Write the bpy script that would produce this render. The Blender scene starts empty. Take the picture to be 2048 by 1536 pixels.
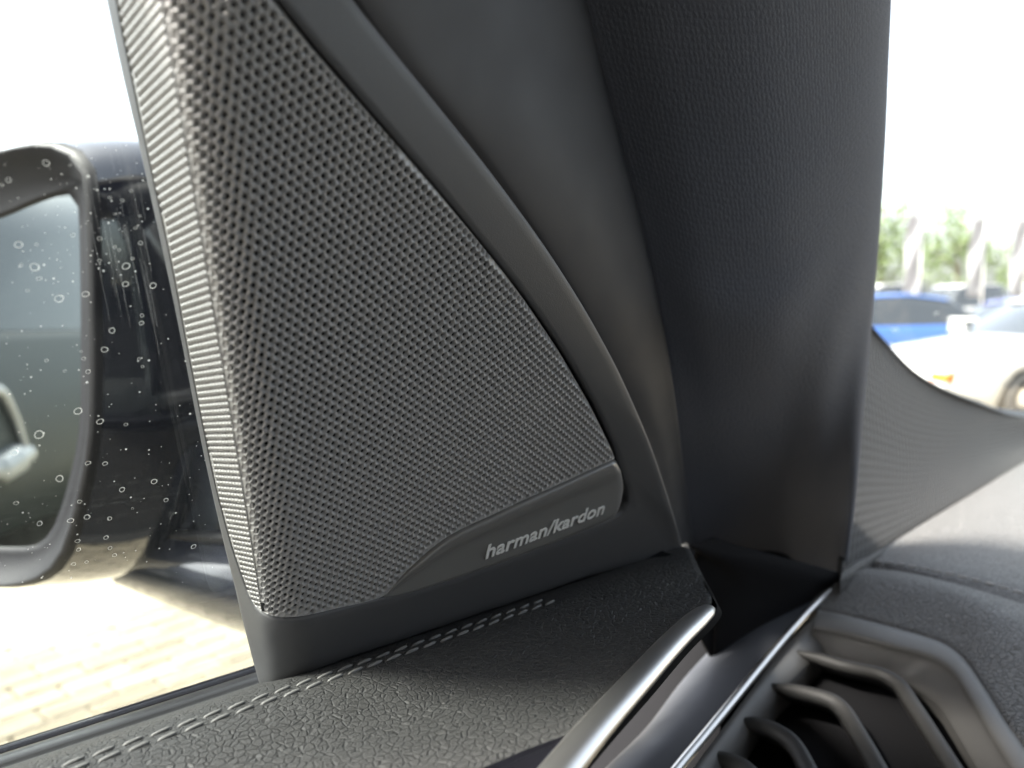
import bpy, bmesh, math, random
import numpy as np
from mathutils import Vector, Matrix

random.seed(7)
rng = np.random.default_rng(7)
R = math.radians
scene = bpy.context.scene
col = scene.collection

# ------------------------------------------------------------------ camera
FPX = 1480.0                       # focal length in pixels of the 2048 px wide photograph
CAM = np.array([0.0, 0.0, 1.25])   # eye height above the paving
PITCH = R(6.0)
cam_data = bpy.data.cameras.new('camera')
cam_data.sensor_width = 36.0
cam_data.lens = FPX / 2048 * 36.0
cam_data.clip_start = 0.01
cam_data.clip_end = 2000
cam_data.dof.use_dof = True
cam_data.dof.focus_distance = 0.222
cam_data.dof.aperture_fstop = 9.8
cam = bpy.data.objects.new('camera', cam_data)
cam.location = CAM
cam.rotation_euler = (math.pi / 2 - PITCH, 0, 0)
col.objects.link(cam)
scene.camera = cam

# ------------------------------------------------------------------ world, sun, exposure
SUN_AZ = 257.0      # clockwise from +Y
SUN_EL = 50.0
world = bpy.data.worlds.new('World')
scene.world = world
world.use_nodes = True
wn = world.node_tree
bg = wn.nodes['Background']
sky = wn.nodes.new('ShaderNodeTexSky')
sky.sky_type = 'NISHITA'
sky.sun_disc = False
sky.sun_elevation = R(SUN_EL)
sky.sun_rotation = R(SUN_AZ)
sky.air_density = 1.0
sky.dust_density = 4.0
sky.ozone_density = 1.0
hs = wn.nodes.new('ShaderNodeHueSaturation')
hs.inputs['Saturation'].default_value = 0.42
wn.links.new(sky.outputs[0], hs.inputs['Color'])
wn.links.new(hs.outputs[0], bg.inputs['Color'])
bg.inputs['Strength'].default_value = 0.10
sd = bpy.data.lights.new('sun', 'SUN')
sd.energy = 3.6
sd.angle = R(14)
sd.color = (1.0, 0.95, 0.86)
sun = bpy.data.objects.new('sun', sd)
az, el = R(SUN_AZ), R(SUN_EL)
sdir = Vector((math.sin(az) * math.cos(el), math.cos(az) * math.cos(el), math.sin(el)))
sun.rotation_euler = (-sdir).to_track_quat('-Z', 'Y').to_euler()
col.objects.link(sun)
vs = scene.view_settings
vs.view_transform = 'Standard'
vs.look = 'None'
vs.exposure = 2.95
vs.gamma = 1.0
vs.use_curve_mapping = False
scene.cycles.max_bounces = 10
scene.cycles.transparent_max_bounces = 16
scene.cycles.use_denoising = True

# ------------------------------------------------------------------ frames of reference
r_ = np.array([1.0, 0, 0])
fw = np.array([0, math.cos(PITCH), -math.sin(PITCH)])
up = np.cross(r_, fw)
HD, LEAN = R(50.0), R(21.0)
F = np.array([math.sin(HD), math.cos(HD), 0.0])      # car forward
L = np.array([-math.cos(HD), math.sin(HD), 0.0])     # car left (outboard)
Z = np.array([0, 0, 1.0])
V = Z * math.cos(LEAN) - L * math.sin(LEAN)          # up along the leaning speaker panel
N = np.cross(F, V)                                   # out of the panel into the cabin


def ray(x, y):
    return fw + r_ * ((x - 1024) / FPX) - up * ((y - 768) / FPX)


def P(x, y, d):
    return CAM + ray(x, y) * d


def onplane(x, y, o, n):
    q = ray(x, y)
    return CAM + q * (((o - CAM) @ n) / (q @ n))


def pix(W):
    W = np.asarray(W) - CAM
    d = W @ fw
    return 1024 + FPX * (W @ r_) / d, 768 - FPX * (W @ up) / d


def car(s, l, z):
    return CAM + F * s + L * l + Z * z


def sl(W):
    W = np.asarray(W) - CAM
    return W @ F, W @ L, W[..., 2]


# ------------------------------------------------------------------ mesh helpers
def cr(pts, n):
    """Catmull-Rom resample of a polyline to n points, even in arc length."""
    p = np.asarray(pts, float)
    if len(p) == 2:
        t = np.linspace(0, 1, n)[:, None]
        return p[0] * (1 - t) + p[1] * t
    e = np.vstack([2 * p[0] - p[1], p, 2 * p[-1] - p[-2]])
    out = []
    m = 24
    for i in range(1, len(e) - 2):
        a, b, c, d = e[i - 1], e[i], e[i + 1], e[i + 2]
        t = np.linspace(0, 1, m, endpoint=False)[:, None]
        out.append(.5 * (2 * b + (c - a) * t + (2 * a - 5 * b + 4 * c - d) * t ** 2 + (3 * b - a - 3 * c + d) * t ** 3))
    out = np.vstack(out + [p[-1:]])
    s = np.concatenate([[0], np.cumsum(np.linalg.norm(np.diff(out, axis=0), axis=1))])
    q = np.linspace(0, s[-1], n)
    return np.stack([np.interp(q, s, out[:, k]) for k in range(out.shape[1])], 1)


def link(name, me, mats, parent=None, smooth=True):
    o = bpy.data.objects.new(name, me)
    col.objects.link(o)
    for m in (mats if isinstance(mats, (list, tuple)) else [mats]):
        if m:
            me.materials.append(m)
    if smooth and len(me.polygons):
        me.polygons.foreach_set('use_smooth', np.ones(len(me.polygons), bool))
    if parent:
        o.parent = parent
        if parent.type == 'EMPTY' and not parent.get('local_parts'):
            o.matrix_parent_inverse = Matrix.Translation(-Vector(parent.location))
    return o


def mesh(name, verts, faces, mats, parent=None, smooth=True, uv=None):
    me = bpy.data.meshes.new(name)
    me.from_pydata([tuple(map(float, v)) for v in verts], [], faces)
    if uv is not None:
        lay = me.uv_layers.new(name='UVMap')
        li = np.empty(len(me.loops), int)
        me.loops.foreach_get('vertex_index', li)
        lay.data.foreach_set('uv', np.asarray(uv, float)[li].ravel())
    me.update()
    return link(name, me, mats, parent, smooth)


def gridmesh(name, G, mats, parent=None, smooth=True, solid=0.0, flip=False, closed=False):
    """G: array rows x cols x 3"""
    a, b = G.shape[:2]
    idx = np.arange(a * b).reshape(a, b)
    f = []
    cols = b if closed else b - 1
    for i in range(a - 1):
        for j in range(cols):
            k = (j + 1) % b
            q = (int(idx[i, j]), int(idx[i, k]), int(idx[i + 1, k]), int(idx[i + 1, j]))
            f.append(q[::-1] if flip else q)
    du = np.linalg.norm(np.diff(G, axis=1), axis=2).mean(0)
    dv = np.linalg.norm(np.diff(G, axis=0), axis=2).mean(1)
    u = np.concatenate([[0], np.cumsum(du)])
    v = np.concatenate([[0], np.cumsum(dv)])
    U, VV = np.meshgrid(u, v)
    o = mesh(name, G.reshape(-1, 3), f, mats, parent, smooth, np.stack([U.ravel(), VV.ravel()], 1))
    if solid:
        md = o.modifiers.new('thickness', 'SOLIDIFY')
        md.thickness = abs(solid)
        md.offset = -1 if solid > 0 else 1
    return o


def loft(curves, nu, nv):
    """curves: list of 3-D polylines; returns nv x nu x 3"""
    C = np.stack([cr(c, nu) for c in curves])            # k x nu x 3
    return np.stack([cr(C[:, j], nv) for j in range(nu)], 1)


def orient(G, toward=None):
    """flip flag so that normals face the camera"""
    a, b = G.shape[0] // 2, G.shape[1] // 2
    a, b = min(a, G.shape[0] - 2), min(b, G.shape[1] - 2)
    n = np.cross(G[a, b + 1] - G[a, b], G[a + 1, b] - G[a, b])
    t = (CAM if toward is None else toward) - G[a, b]
    return bool(n @ t < 0)


def tube(name, pts, rad, mat, parent=None, n=8, cap=True, flat=1.0):
    p = np.asarray(pts, float)
    rad = np.broadcast_to(rad, len(p))
    rings = []
    t0 = None
    for i in range(len(p)):
        t = p[min(i + 1, len(p) - 1)] - p[max(i - 1, 0)]
        t /= np.linalg.norm(t)
        ref = Z if abs(t[2]) < .9 else F
        if t0 is None:
            a = np.cross(t, ref)
        else:
            a = a - t * (a @ t)
        a /= np.linalg.norm(a)
        b = np.cross(t, a)
        t0 = t
        ang = np.linspace(0, 2 * math.pi, n, endpoint=False)
        rings.append(p[i] + rad[i] * (np.cos(ang)[:, None] * a + flat * np.sin(ang)[:, None] * b))
    G = np.stack(rings)
    v = G.reshape(-1, 3)
    f = []
    for i in range(len(p) - 1):
        for j in range(n):
            k = (j + 1) % n
            f.append((i * n + j, i * n + k, (i + 1) * n + k, (i + 1) * n + j))
    if cap:
        f.append(tuple(range(n))[::-1])
        f.append(tuple((len(p) - 1) * n + j for j in range(n)))
    return mesh(name, v, f, mat, parent)


def boxmesh(name, x0, x1, y0, y1, z0, z1, mat, parent=None, M=None, bevel=0):
    bm = bmesh.new()
    bmesh.ops.create_cube(bm, size=1)
    for v in bm.verts:
        v.co = Vector((x0 + (v.co.x + .5) * (x1 - x0), y0 + (v.co.y + .5) * (y1 - y0), z0 + (v.co.z + .5) * (z1 - z0)))
    if bevel:
        bmesh.ops.bevel(bm, geom=bm.edges[:], offset=bevel, segments=2, affect='EDGES', profile=.6)
    if M is not None:
        bm.transform(M)
    me = bpy.data.meshes.new(name)
    bm.to_mesh(me)
    bm.free()
    return link(name, me, mat, parent, smooth=False)


def empty(name, loc, label, cat, group=None, rotz=0.0):
    e = bpy.data.objects.new(name, None)
    e.empty_display_size = .05
    e.location = loc
    e.rotation_euler = (0, 0, rotz)
    col.objects.link(e)
    return tag(e, label, cat, group)


def tag(o, label, cat, group=None):
    o['label'] = label
    o['category'] = cat
    if group:
        o['group'] = group
    return o


def kind(o, k):
    o['kind'] = k
    return o


# ------------------------------------------------------------------ materials
class NT:
    def __init__(s, m):
        s.t = m.node_tree

    def n(s, typ, **kw):
        nd = s.t.nodes.new(typ)
        for k, v in kw.items():
            if k.startswith('i_'):
                nd.inputs[k[2:].replace('_', ' ')].default_value = v
            else:
                setattr(nd, k, v)
        return nd

    def l(s, a, b):
        s.t.links.new(a, b)


def pbr(name, color, rough=.5, metal=0.0, spec=.5, coat=0.0, sheen=0.0):
    m = bpy.data.materials.new(name)
    m.use_nodes = True
    b = m.node_tree.nodes['Principled BSDF']
    b.inputs['Base Color'].default_value = (*color, 1)
    b.inputs['Roughness'].default_value = rough
    b.inputs['Metallic'].default_value = metal
    b.inputs['Specular IOR Level'].default_value = spec
    b.inputs['Coat Weight'].default_value = coat
    b.inputs['Coat Roughness'].default_value = .04
    b.inputs['Sheen Weight'].default_value = sheen
    return m, b, NT(m)


def grain(name, color, rough=.5, scale=9000, strength=.15, dist=.0002, spec=.5, var=.15):
    """moulded plastic: fine texture in the normal, slight unevenness in gloss"""
    m, b, t = pbr(name, color, rough, spec=spec)
    tc = t.n('ShaderNodeTexCoord')
    nz = t.n('ShaderNodeTexNoise', i_Scale=scale, i_Detail=2.0)
    t.l(tc.outputs['Object'], nz.inputs['Vector'])
    bp = t.n('ShaderNodeBump', i_Strength=strength, i_Distance=dist)
    t.l(nz.outputs['Fac'], bp.inputs['Height'])
    t.l(bp.outputs[0], b.inputs['Normal'])
    n2 = t.n('ShaderNodeTexNoise', i_Scale=60.0, i_Detail=4.0)
    t.l(tc.outputs['Object'], n2.inputs['Vector'])
    mr = t.n('ShaderNodeMapRange')
    mr.inputs['To Min'].default_value = rough - var / 2
    mr.inputs['To Max'].default_value = rough + var / 2
    t.l(n2.outputs['Fac'], mr.inputs['Value'])
    t.l(mr.outputs[0], b.inputs['Roughness'])
    return m


def leather(name, color, scale, dist, rough=.5, spec=.5):
    m, b, t = pbr(name, color, rough, spec=spec)
    tc = t.n('ShaderNodeTexCoord')
    nz = t.n('ShaderNodeTexNoise', i_Scale=scale * .6, i_Detail=2.0)
    t.l(tc.outputs['Object'], nz.inputs['Vector'])
    mx = t.n('ShaderNodeMixRGB', blend_type='LINEAR_LIGHT')
    mx.inputs['Fac'].default_value = .00016 * 600 / scale
    t.l(tc.outputs['Object'], mx.inputs['Color1'])
    t.l(nz.outputs['Color'], mx.inputs['Color2'])
    vo = t.n('ShaderNodeTexVoronoi', feature='DISTANCE_TO_EDGE', i_Scale=scale)
    t.l(mx.outputs[0], vo.inputs['Vector'])
    mr = t.n('ShaderNodeMapRange', interpolation_type='SMOOTHSTEP')
    mr.inputs['From Max'].default_value = .13
    t.l(vo.outputs['Distance'], mr.inputs['Value'])
    v2 = t.n('ShaderNodeTexVoronoi', feature='DISTANCE_TO_EDGE', i_Scale=scale * 2.7)
    t.l(mx.outputs[0], v2.inputs['Vector'])
    m2 = t.n('ShaderNodeMapRange', interpolation_type='SMOOTHSTEP')
    m2.inputs['From Max'].default_value = .25
    m2.inputs['To Max'].default_value = .14
    t.l(v2.outputs['Distance'], m2.inputs['Value'])
    ad = t.n('ShaderNodeMath', operation='ADD')
    t.l(mr.outputs[0], ad.inputs[0])
    t.l(m2.outputs[0], ad.inputs[1])
    # soft large undulation
    n3 = t.n('ShaderNodeTexNoise', i_Scale=scale * .15, i_Detail=1.0)
    t.l(tc.outputs['Object'], n3.inputs['Vector'])
    a2 = t.n('ShaderNodeMath', operation='MULTIPLY_ADD')
    a2.inputs[1].default_value = .5
    t.l(n3.outputs['Fac'], a2.inputs[0])
    t.l(ad.outputs[0], a2.inputs[2])
    bp = t.n('ShaderNodeBump', i_Strength=1.0, i_Distance=dist)
    t.l(a2.outputs[0], bp.inputs['Height'])
    t.l(bp.outputs[0], b.inputs['Normal'])
    return m


def uvmat(name, color, rough, su, sv, dist, kindw='knit', spec=.4, sheen=0.0):
    """woven or ribbed surface whose relief follows the surface's own length coordinates (metres)"""
    m, b, t = pbr(name, color, rough, spec=spec, sheen=sheen)
    tc = t.n('ShaderNodeTexCoord')
    mp = t.n('ShaderNodeMapping')
    mp.inputs['Scale'].default_value = (1 / su, 1 / sv, 1)
    t.l(tc.outputs['UV'], mp.inputs['Vector'])
    sp = t.n('ShaderNodeSeparateXYZ')
    t.l(mp.outputs[0], sp.inputs[0])

    def sn(src, ph=None):
        k = t.n('ShaderNodeMath', operation='MULTIPLY_ADD')
        k.inputs[1].default_value = 2 * math.pi
        k.inputs[2].default_value = 0
        t.l(src, k.inputs[0])
        if ph:
            t.l(ph, k.inputs[2])
        s = t.n('ShaderNodeMath', operation='SINE')
        t.l(k.outputs[0], s.inputs[0])
        return s.outputs[0]
    if kindw == 'knit':
        vo = t.n('ShaderNodeTexVoronoi', voronoi_dimensions='2D', feature='SMOOTH_F1', i_Scale=1.0)
        vo.inputs['Randomness'].default_value = .45
        vo.inputs['Smoothness'].default_value = .4
        t.l(mp.outputs[0], vo.inputs['Vector'])
        h = vo.outputs['Distance']
    else:
        h = sn(sp.outputs['X'])
        a = sn(sp.outputs['Y'])
        ml = t.n('ShaderNodeMath', operation='MULTIPLY_ADD')
        ml.inputs[1].default_value = .35
        t.l(a, ml.inputs[0])
        t.l(h, ml.inputs[2])
        h = ml.outputs[0]
    nz = t.n('ShaderNodeTexNoise', i_Scale=1600.0, i_Detail=2.0)
    t.l(tc.outputs['Object'], nz.inputs['Vector'])
    ad = t.n('ShaderNodeMath', operation='MULTIPLY_ADD')
    ad.inputs[1].default_value = .8
    t.l(nz.outputs['Fac'], ad.inputs[0])
    t.l(h, ad.inputs[2])
    bp = t.n('ShaderNodeBump', i_Strength=1.0, i_Distance=dist)
    t.l(ad.outputs[0], bp.inputs['Height'])
    t.l(bp.outputs[0], b.inputs['Normal'])
    return m


def thin_glass(name, tint, refl=1.0, rough=0.0):
    m = bpy.data.materials.new(name)
    m.use_nodes = True
    t = NT(m)
    t.t.nodes.clear()
    out = t.n('ShaderNodeOutputMaterial')
    tr = t.n('ShaderNodeBsdfTransparent')
    tr.inputs['Color'].default_value = (*tint, 1)
    gl = t.n('ShaderNodeBsdfGlossy')
    gl.inputs['Roughness'].default_value = rough
    fr = t.n('ShaderNodeFresnel', i_IOR=1.45)
    mu = t.n('ShaderNodeMath', operation='MULTIPLY')
    mu.inputs[1].default_value = refl
    t.l(fr.outputs[0], mu.inputs[0])
    mx = t.n('ShaderNodeMixShader')
    t.l(mu.outputs[0], mx.inputs[0])
    t.l(tr.outputs[0], mx.inputs[1])
    t.l(gl.outputs[0], mx.inputs[2])
    t.l(mx.outputs[0], out.inputs['Surface'])
    return m


def dust_mat(name, color, alpha):
    m = bpy.data.materials.new(name)
    m.use_nodes = True
    t = NT(m)
    t.t.nodes.clear()
    out = t.n('ShaderNodeOutputMaterial')
    tr = t.n('ShaderNodeBsdfTransparent')
    df = t.n('ShaderNodeBsdfDiffuse')
    df.inputs['Color'].default_value = (*color, 1)
    tl = t.n('ShaderNodeBsdfTranslucent')
    tl.inputs['Color'].default_value = (*color, 1)
    ad = t.n('ShaderNodeMixShader')
    ad.inputs[0].default_value = .5
    t.l(df.outputs[0], ad.inputs[1])
    t.l(tl.outputs[0], ad.inputs[2])
    mx = t.n('ShaderNodeMixShader')
    mx.inputs[0].default_value = alpha
    t.l(tr.outputs[0], mx.inputs[1])
    t.l(ad.outputs[0], mx.inputs[2])
    t.l(mx.outputs[0], out.inputs['Surface'])
    return m


M = {}
M['plastic'] = grain('soft black plastic', (.072, .073, .076), .50, 3200, .30, .0002)
M['grille'] = grain('grille plastic', (.27, .268, .265), .38, 9000, .10, .0001, spec=.7)
M['black'] = pbr('matt black', (.008, .008, .009), .9, spec=.1)[0]
M['cloth_black'] = pbr('black speaker cloth', (.045, .045, .047), .9, spec=.1)[0]
M['badge'] = grain('satin graphite badge', (.16, .157, .15), .33, 12000, .05, .0001, spec=.8)
M['letter'] = pbr('silver lettering', (.82, .82, .80), .45, metal=0)[0]
M['band'] = grain('pillar plastic', (.020, .0215, .026), .6, 8000, .12, .0002)
M['knit'] = uvmat('pillar knit', (.088, .095, .115), .8, .0022, .0018, -.00030, 'knit', spec=.25, sheen=.1)
M['leather'] = leather('door leather', (.034, .034, .034), 470, .00055, .6, .3)
M['dash_leather_lit'] = leather('dash leather toned as lit', (.105, .103, .10), 400, .0012, .5)  # black leather as on the door; its stronger light is put into the colour
M['thread'] = pbr('grey thread', (.13, .13, .127), .6)[0]
M['chrome'] = pbr('satin chrome', (.62, .615, .60), .36, metal=1.0)[0]
M['satin'] = grain('brushed dark trim', (.040, .043, .050), .58, 300, .05, .0003, spec=.3, var=.3)
M['vent'] = grain('vent plastic', (.10, .098, .095), .5, 5000, .18, .0002)
M['vane'] = grain('vane plastic', (.028, .0275, .027), .55, 5000, .15, .0002, spec=.35)
M['gloss'] = pbr('piano black', (.006, .006, .008), .06, spec=.5)[0]
M['rubber'] = grain('rubber seal', (.018, .018, .019), .38, 2500, .1, .0002)
M['cover'] = uvmat('dash cover', (.034, .0335, .033), .65, .0062, .0050, .0007, 'rib', spec=.35)
M['frit'] = pbr('black glass edge', (.006, .006, .007), .3)[0]
M['side_glass'] = thin_glass('side glass', (.93, .96, .95), .55)
M['shield'] = thin_glass('windshield glass', (.95, .98, .96), .5)
M['drop'] = thin_glass('water', (.97, .98, .98), 1.0)
M['ring'] = dust_mat('painted drop edge glint', (.85, .85, .82), .38)  # whitish ring stands for light refracted at the drop's edge
M['speck'] = dust_mat('dust', (.8, .8, .78), .38)
M['scratch'] = dust_mat('scratch', (.8, .8, .8), .07)
M['paint_black'] = pbr('black car paint', (.010, .011, .016), .08, coat=1.0)[0]
M['mirror_black'] = grain('mirror trim', (.006, .006, .008), .55, 3000, .1, .0002, spec=.25)
M['mirror'] = pbr('mirror silver', (.60, .645, .635), .01, metal=1.0)[0]
M['head'] = pbr('grey headliner', (.30, .295, .285), .9)[0]
M['tub'] = pbr('dark cabin trim', (.03, .03, .03), .8)[0]

# ================================================================== SPEAKER PANEL (mirror corner of the door)
O = P(800, 700, .19)
S_FOLD = [(-260, 445), (0, 470), (300, 498), (600, 534), (900, 572), (1150, 606), (1300, 630), (1420, 650)]
FOLD_END = [(276, -260), (310, 0), (332, 100), (372, 300), (412, 540), (436, 700), (468, 900), (500, 1100), (524, 1250), (550, 1400)]   # where the face has turned through 90 degrees


def plane_st(x, y):
    W = onplane(x, y, O, N) - O
    return W @ F, W @ V


def ddir(t):
    """direction in which the panel's side runs out to the window"""
    b = np.interp(t, [-.09, -.05, .01, .075], [R(-12), R(-10), R(-6), R(-1)])
    return np.cos(b)[..., None] * L + np.sin(b)[..., None] * Z


_tt, _s0, _R = [], [], []
_ly = [p[1] for p in FOLD_END]
_lx = [p[0] for p in FOLD_END]
for (y, x) in S_FOLD:
    s, t = plane_st(x, y)
    lo, hi = .001, .06
    for _ in range(40):
        rr = (lo + hi) / 2
        W = O + F * (s - rr) + V * t + ddir(np.array(t)) * rr
        px, py = pix(W)
        if px > np.interp(py, _ly, _lx):
            lo = rr
        else:
            hi = rr
    _tt.append(t); _s0.append(s); _R.append(rr)
_o = np.argsort(_tt)
_tt, _s0, _R = np.array(_tt)[_o], np.array(_s0)[_o], np.array(_R)[_o]
_k = np.polyfit(_tt, _s0, 3)
_kr = np.polyfit(_tt, _R, 2)
T1 = -.074


GR_R = [(500, -75), (556, -5), (640, 100), (688, 168), (741, 221), (786, 270), (834, 330), (900, 400), (1010, 540), (1055, 605), (1130, 705), (1190, 810), (1229, 895), (1238, 935), (1275, 1010), (1320, 1100)]
_gk = np.polyfit([p[1] for p in GR_R], [p[0] for p in GR_R], 4)
_st = np.array([plane_st(float(np.polyval(_gk, p[1])), p[1]) for p in GR_R])
_o = np.argsort(_st[:, 1])
R2 = .0045
_rt, _rs = _st[_o, 1], _st[_o, 0] - R2 * .80


def s0f(t):
    return np.polyval(_k, t)


def Rf(t):
    return np.maximum(np.polyval(_kr, t), .003)


def s1f(t):
    return np.interp(t, _rt, _rs)


def undercut(t):
    return -0.6 * np.maximum(T1 - t, 0) ** 2


def S(u, t, n=0.0, right=True):
    """panel surface: u = length along the car, t = up the panel, n = height above it"""
    u = np.asarray(u, float); t = np.asarray(t, float)
    s0, Rr = s0f(t), Rf(t)
    ph = (s0 - u) / Rr
    wall = np.maximum(ph - math.pi / 2, 0) * Rr
    ph = np.clip(ph, 0, math.pi / 2)
    m = u < s0
    cs = np.where(m, s0 - Rr * np.sin(ph), u)
    dp = np.where(m, Rr * (1 - np.cos(ph)) + wall, 0.0)
    ns = np.where(m, -np.sin(ph), 0.0)
    nn_ = np.where(m, np.cos(ph), 1.0)
    cn = undercut(t)
    if right:
        s1 = s1f(t)
        p2 = np.clip((u - s1) / R2, 0, 1.35)
        m2 = u > s1
        cs = np.where(m2, s1 + R2 * np.sin(p2), cs)
        cn = cn + np.where(m2, R2 * np.cos(p2) - R2, 0.0)
        ns = np.where(m2, np.sin(p2), ns)
        nn_ = np.where(m2, np.cos(p2), nn_)
    e = lambda a: np.asarray(a)[..., None]
    return O + e(cs + ns * n) * F + e(t) * V + e(cn + nn_ * n) * N + e(dp) * ddir(t)


# inverse map pixel -> (u, t) through a dense table
_gu, _gt = np.meshgrid(np.linspace(-.18, .24, 900), np.linspace(-.20, .14, 680))
_gx, _gy = pix(S(_gu, _gt, 0.0, right=False))


def inv(x, y):
    k = np.argmin((_gx - x) ** 2 + (_gy - y) ** 2)
    u, t = _gu.flat[k], _gt.flat[k]
    for _ in range(3):
        e = 2e-5
        a = np.array(pix(S(u, t, 0.0, False)))
        J = np.stack([(np.array(pix(S(u + e, t, 0.0, False))) - a) / e, (np.array(pix(S(u, t + e, 0.0, False))) - a) / e], 1)
        try:
            d = np.linalg.solve(J, np.array([x, y]) - a)
        except np.linalg.LinAlgError:
            break
        if np.abs(d).max() > .003:
            break
        u, t = u + d[0], t + d[1]
    return np.array([u, t])


panel = empty('speaker_panel', O - V * .11, 'black door corner panel with a perforated speaker grille', 'speaker')

# --- borders in panel coordinates
I_left = [(192, -190), (225, -60), (238, 30), (262, 150), (300, 330), (345, 540), (375, 700), (405, 850), (430, 970), (462, 1090), (492, 1178)]
I_bot = [(492, 1178), (508, 1210), (530, 1229), (560, 1237), (605, 1235), (660, 1223), (765, 1196), (837, 1179), (962, 1138), (1080, 1095), (1197, 1048), (1240, 1026), (1255, 1003)]
I_right = [(1255, 1003), (1252, 972), (1236, 925), (1229, 895), (1190, 810), (1130, 705), (1055, 605), (1010, 540), (900, 400), (834, 330), (786, 270), (741, 221), (688, 168), (640, 100), (556, -5), (500, -75), (420, -180)]
O_left = [(168, -190), (198, -60), (217, 30), (243, 150), (286, 330), (333, 540), (366, 700), (395, 850), (420, 970), (446, 1085), (470, 1185)]
O_bot = [(470, 1185), (490, 1275), (506, 1338), (521, 1378), (575, 1366), (660, 1336), (765, 1300), (837, 1275), (962, 1232), (1080, 1192), (1197, 1152), (1310, 1128), (1374, 1118)]
O_right = [(1374, 1118), (1354, 1051), (1311, 928), (1300, 877), (1252, 766), (1212, 688), (1162, 600), (1094, 487), (1000, 352), (893, 217), (799, 100), (726, 0), (600, -180)]


def fair(pts, deg=4):
    """one clean arc through measured edge points: x as a polynomial of y"""
    p = np.array(pts, float)
    k = np.polyfit(p[:, 1], p[:, 0], deg)
    return [(float(np.polyval(k, y)), float(y)) for y in p[:, 1]]


I_right = I_right[:3] + fair(I_right[3:])
O_right = O_right[:1] + fair(O_right[1:], 5)
iv = lambda L_: np.array([inv(*p) for p in L_])


def seg(pts, n):
    return cr(iv(pts), n)


nl, nb, nr = 90, 110, 120
inn = np.vstack([seg(I_left, nl), seg(I_bot, nb)[1:], seg(I_right, nr)[1:]])
out = np.vstack([seg(O_left, nl), seg(O_bot, nb)[1:], seg(O_right, nr)[1:]])
rows = []
# the strip beside the grille twists: turned forward at the top, inward at the foot
tw_ = np.zeros(len(inn)); tw_[nl + nb - 2:] = np.interp(np.linspace(0, 1, nr), [0, .12, .35, .6, 1], [0, .0014, .0012, -.0006, -.0034])
# inner wall of the opening, lip, face, outer rounding, outer wall
prof = [(0.0, -.0045), (0.0, -.0012), (.010, -.0003), (.035, 0), (.15, 0), (.35, 0), (.55, 0), (.75, 0), (.90, 0), (.965, -.0004), (1.0, -.0016), (1.0, -.009)]
for w, n in prof:
    q = inn * (1 - w) + out * w
    G = S(q[:, 0], q[:, 1], n, right=False) + (tw_ * w)[:, None] * N
    rows.append(G)
foot = np.zeros((len(inn), 1)); foot[nl + 2:nl + nb - 4] = 1
rows.append(rows[-1] - Z * .02 * foot)
G = np.stack(rows)
gridmesh('housing', G, M['plastic'], panel, flip=orient(G))
# unseen back of the panel, added to stop sunlight leaking through
bu = np.maximum(out[:, 0], s0f(out[:, 1]) + .001)
bp_ = O + bu[:, None] * F + out[:, 1:] * V - N * .0088 - Z * .02 * foot
bc = bp_.mean(0)
mesh('back_plate', np.vstack([bp_, bc[None]]), [(i, i + 1, len(bp_)) for i in range(len(bp_) - 1)] + [(len(bp_) - 1, 0, len(bp_))], M['black'], panel, smooth=False)

# --- grille outline polygon (pixel -> panel), slightly inside the opening
G_bot = [(492, 1178), (508, 1208), (530, 1226), (560, 1234), (605, 1232), (660, 1220), (765, 1193), (800, 1156), (840, 1117), (884, 1081), (923, 1058), (982, 1031), (1041, 1003), (1119, 968), (1177, 941), (1232, 917)]
G_right = [(1229, 897), (1188, 810), (1127, 705), (1052, 605), (1007, 540), (897, 400), (831, 330), (783, 270), (738, 221), (685, 168), (637, 100), (553, -5), (496, -75), (416, -180)]
G_right = [(x - 3, y) for x, y in fair([(1229, 897), (1190, 810), (1130, 705), (1055, 605), (1010, 540), (900, 400), (834, 330), (786, 270), (741, 221), (688, 168), (640, 100), (556, -5), (500, -75), (420, -180)])]
gl = seg([(x + 2, y) for x, y in I_left], 100)
gb = seg(G_bot, 160)
gr = seg(G_right, 160)
poly = np.vstack([gl, gb[1:], gr])


def inpoly(p, poly):
    x, y = p[:, 0], p[:, 1]
    c = np.zeros(len(p), bool)
    a = poly
    b = np.roll(poly, -1, 0)
    for (x0, y0), (x1, y1) in zip(a, b):
        if y0 == y1:
            continue
        m = ((y0 > y) != (y1 > y)) & (x < (x1 - x0) * (y - y0) / (y1 - y0) + x0)
        c ^= m
    return c


def clampto(p, poly):
    a = poly
    b = np.roll(poly, -1, 0)
    d = b - a
    dd = np.maximum((d ** 2).sum(1), 1e-18)
    best = np.full(len(p), 1e9)
    res = p.copy()
    for i in range(len(a)):
        w = np.clip(((p - a[i]) @ d[i]) / dd[i], 0, 1)
        q = a[i] + w[:, None] * d[i]
        e = ((p - q) ** 2).sum(1)
        m = e < best
        best[m] = e[m]
        res[m] = q[m]
    return res, np.sqrt(best)


PIT = .00236
K = 12
ang = np.arange(K) * 2 * math.pi / K
ub_ = lambda t: s0f(t) - 1.34 * Rf(t)          # where the face lattice gives way to the rows on the panel's side
cells_v, cells_q, cells_c, voff, n_cells = [], [], [], 0, 0


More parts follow.
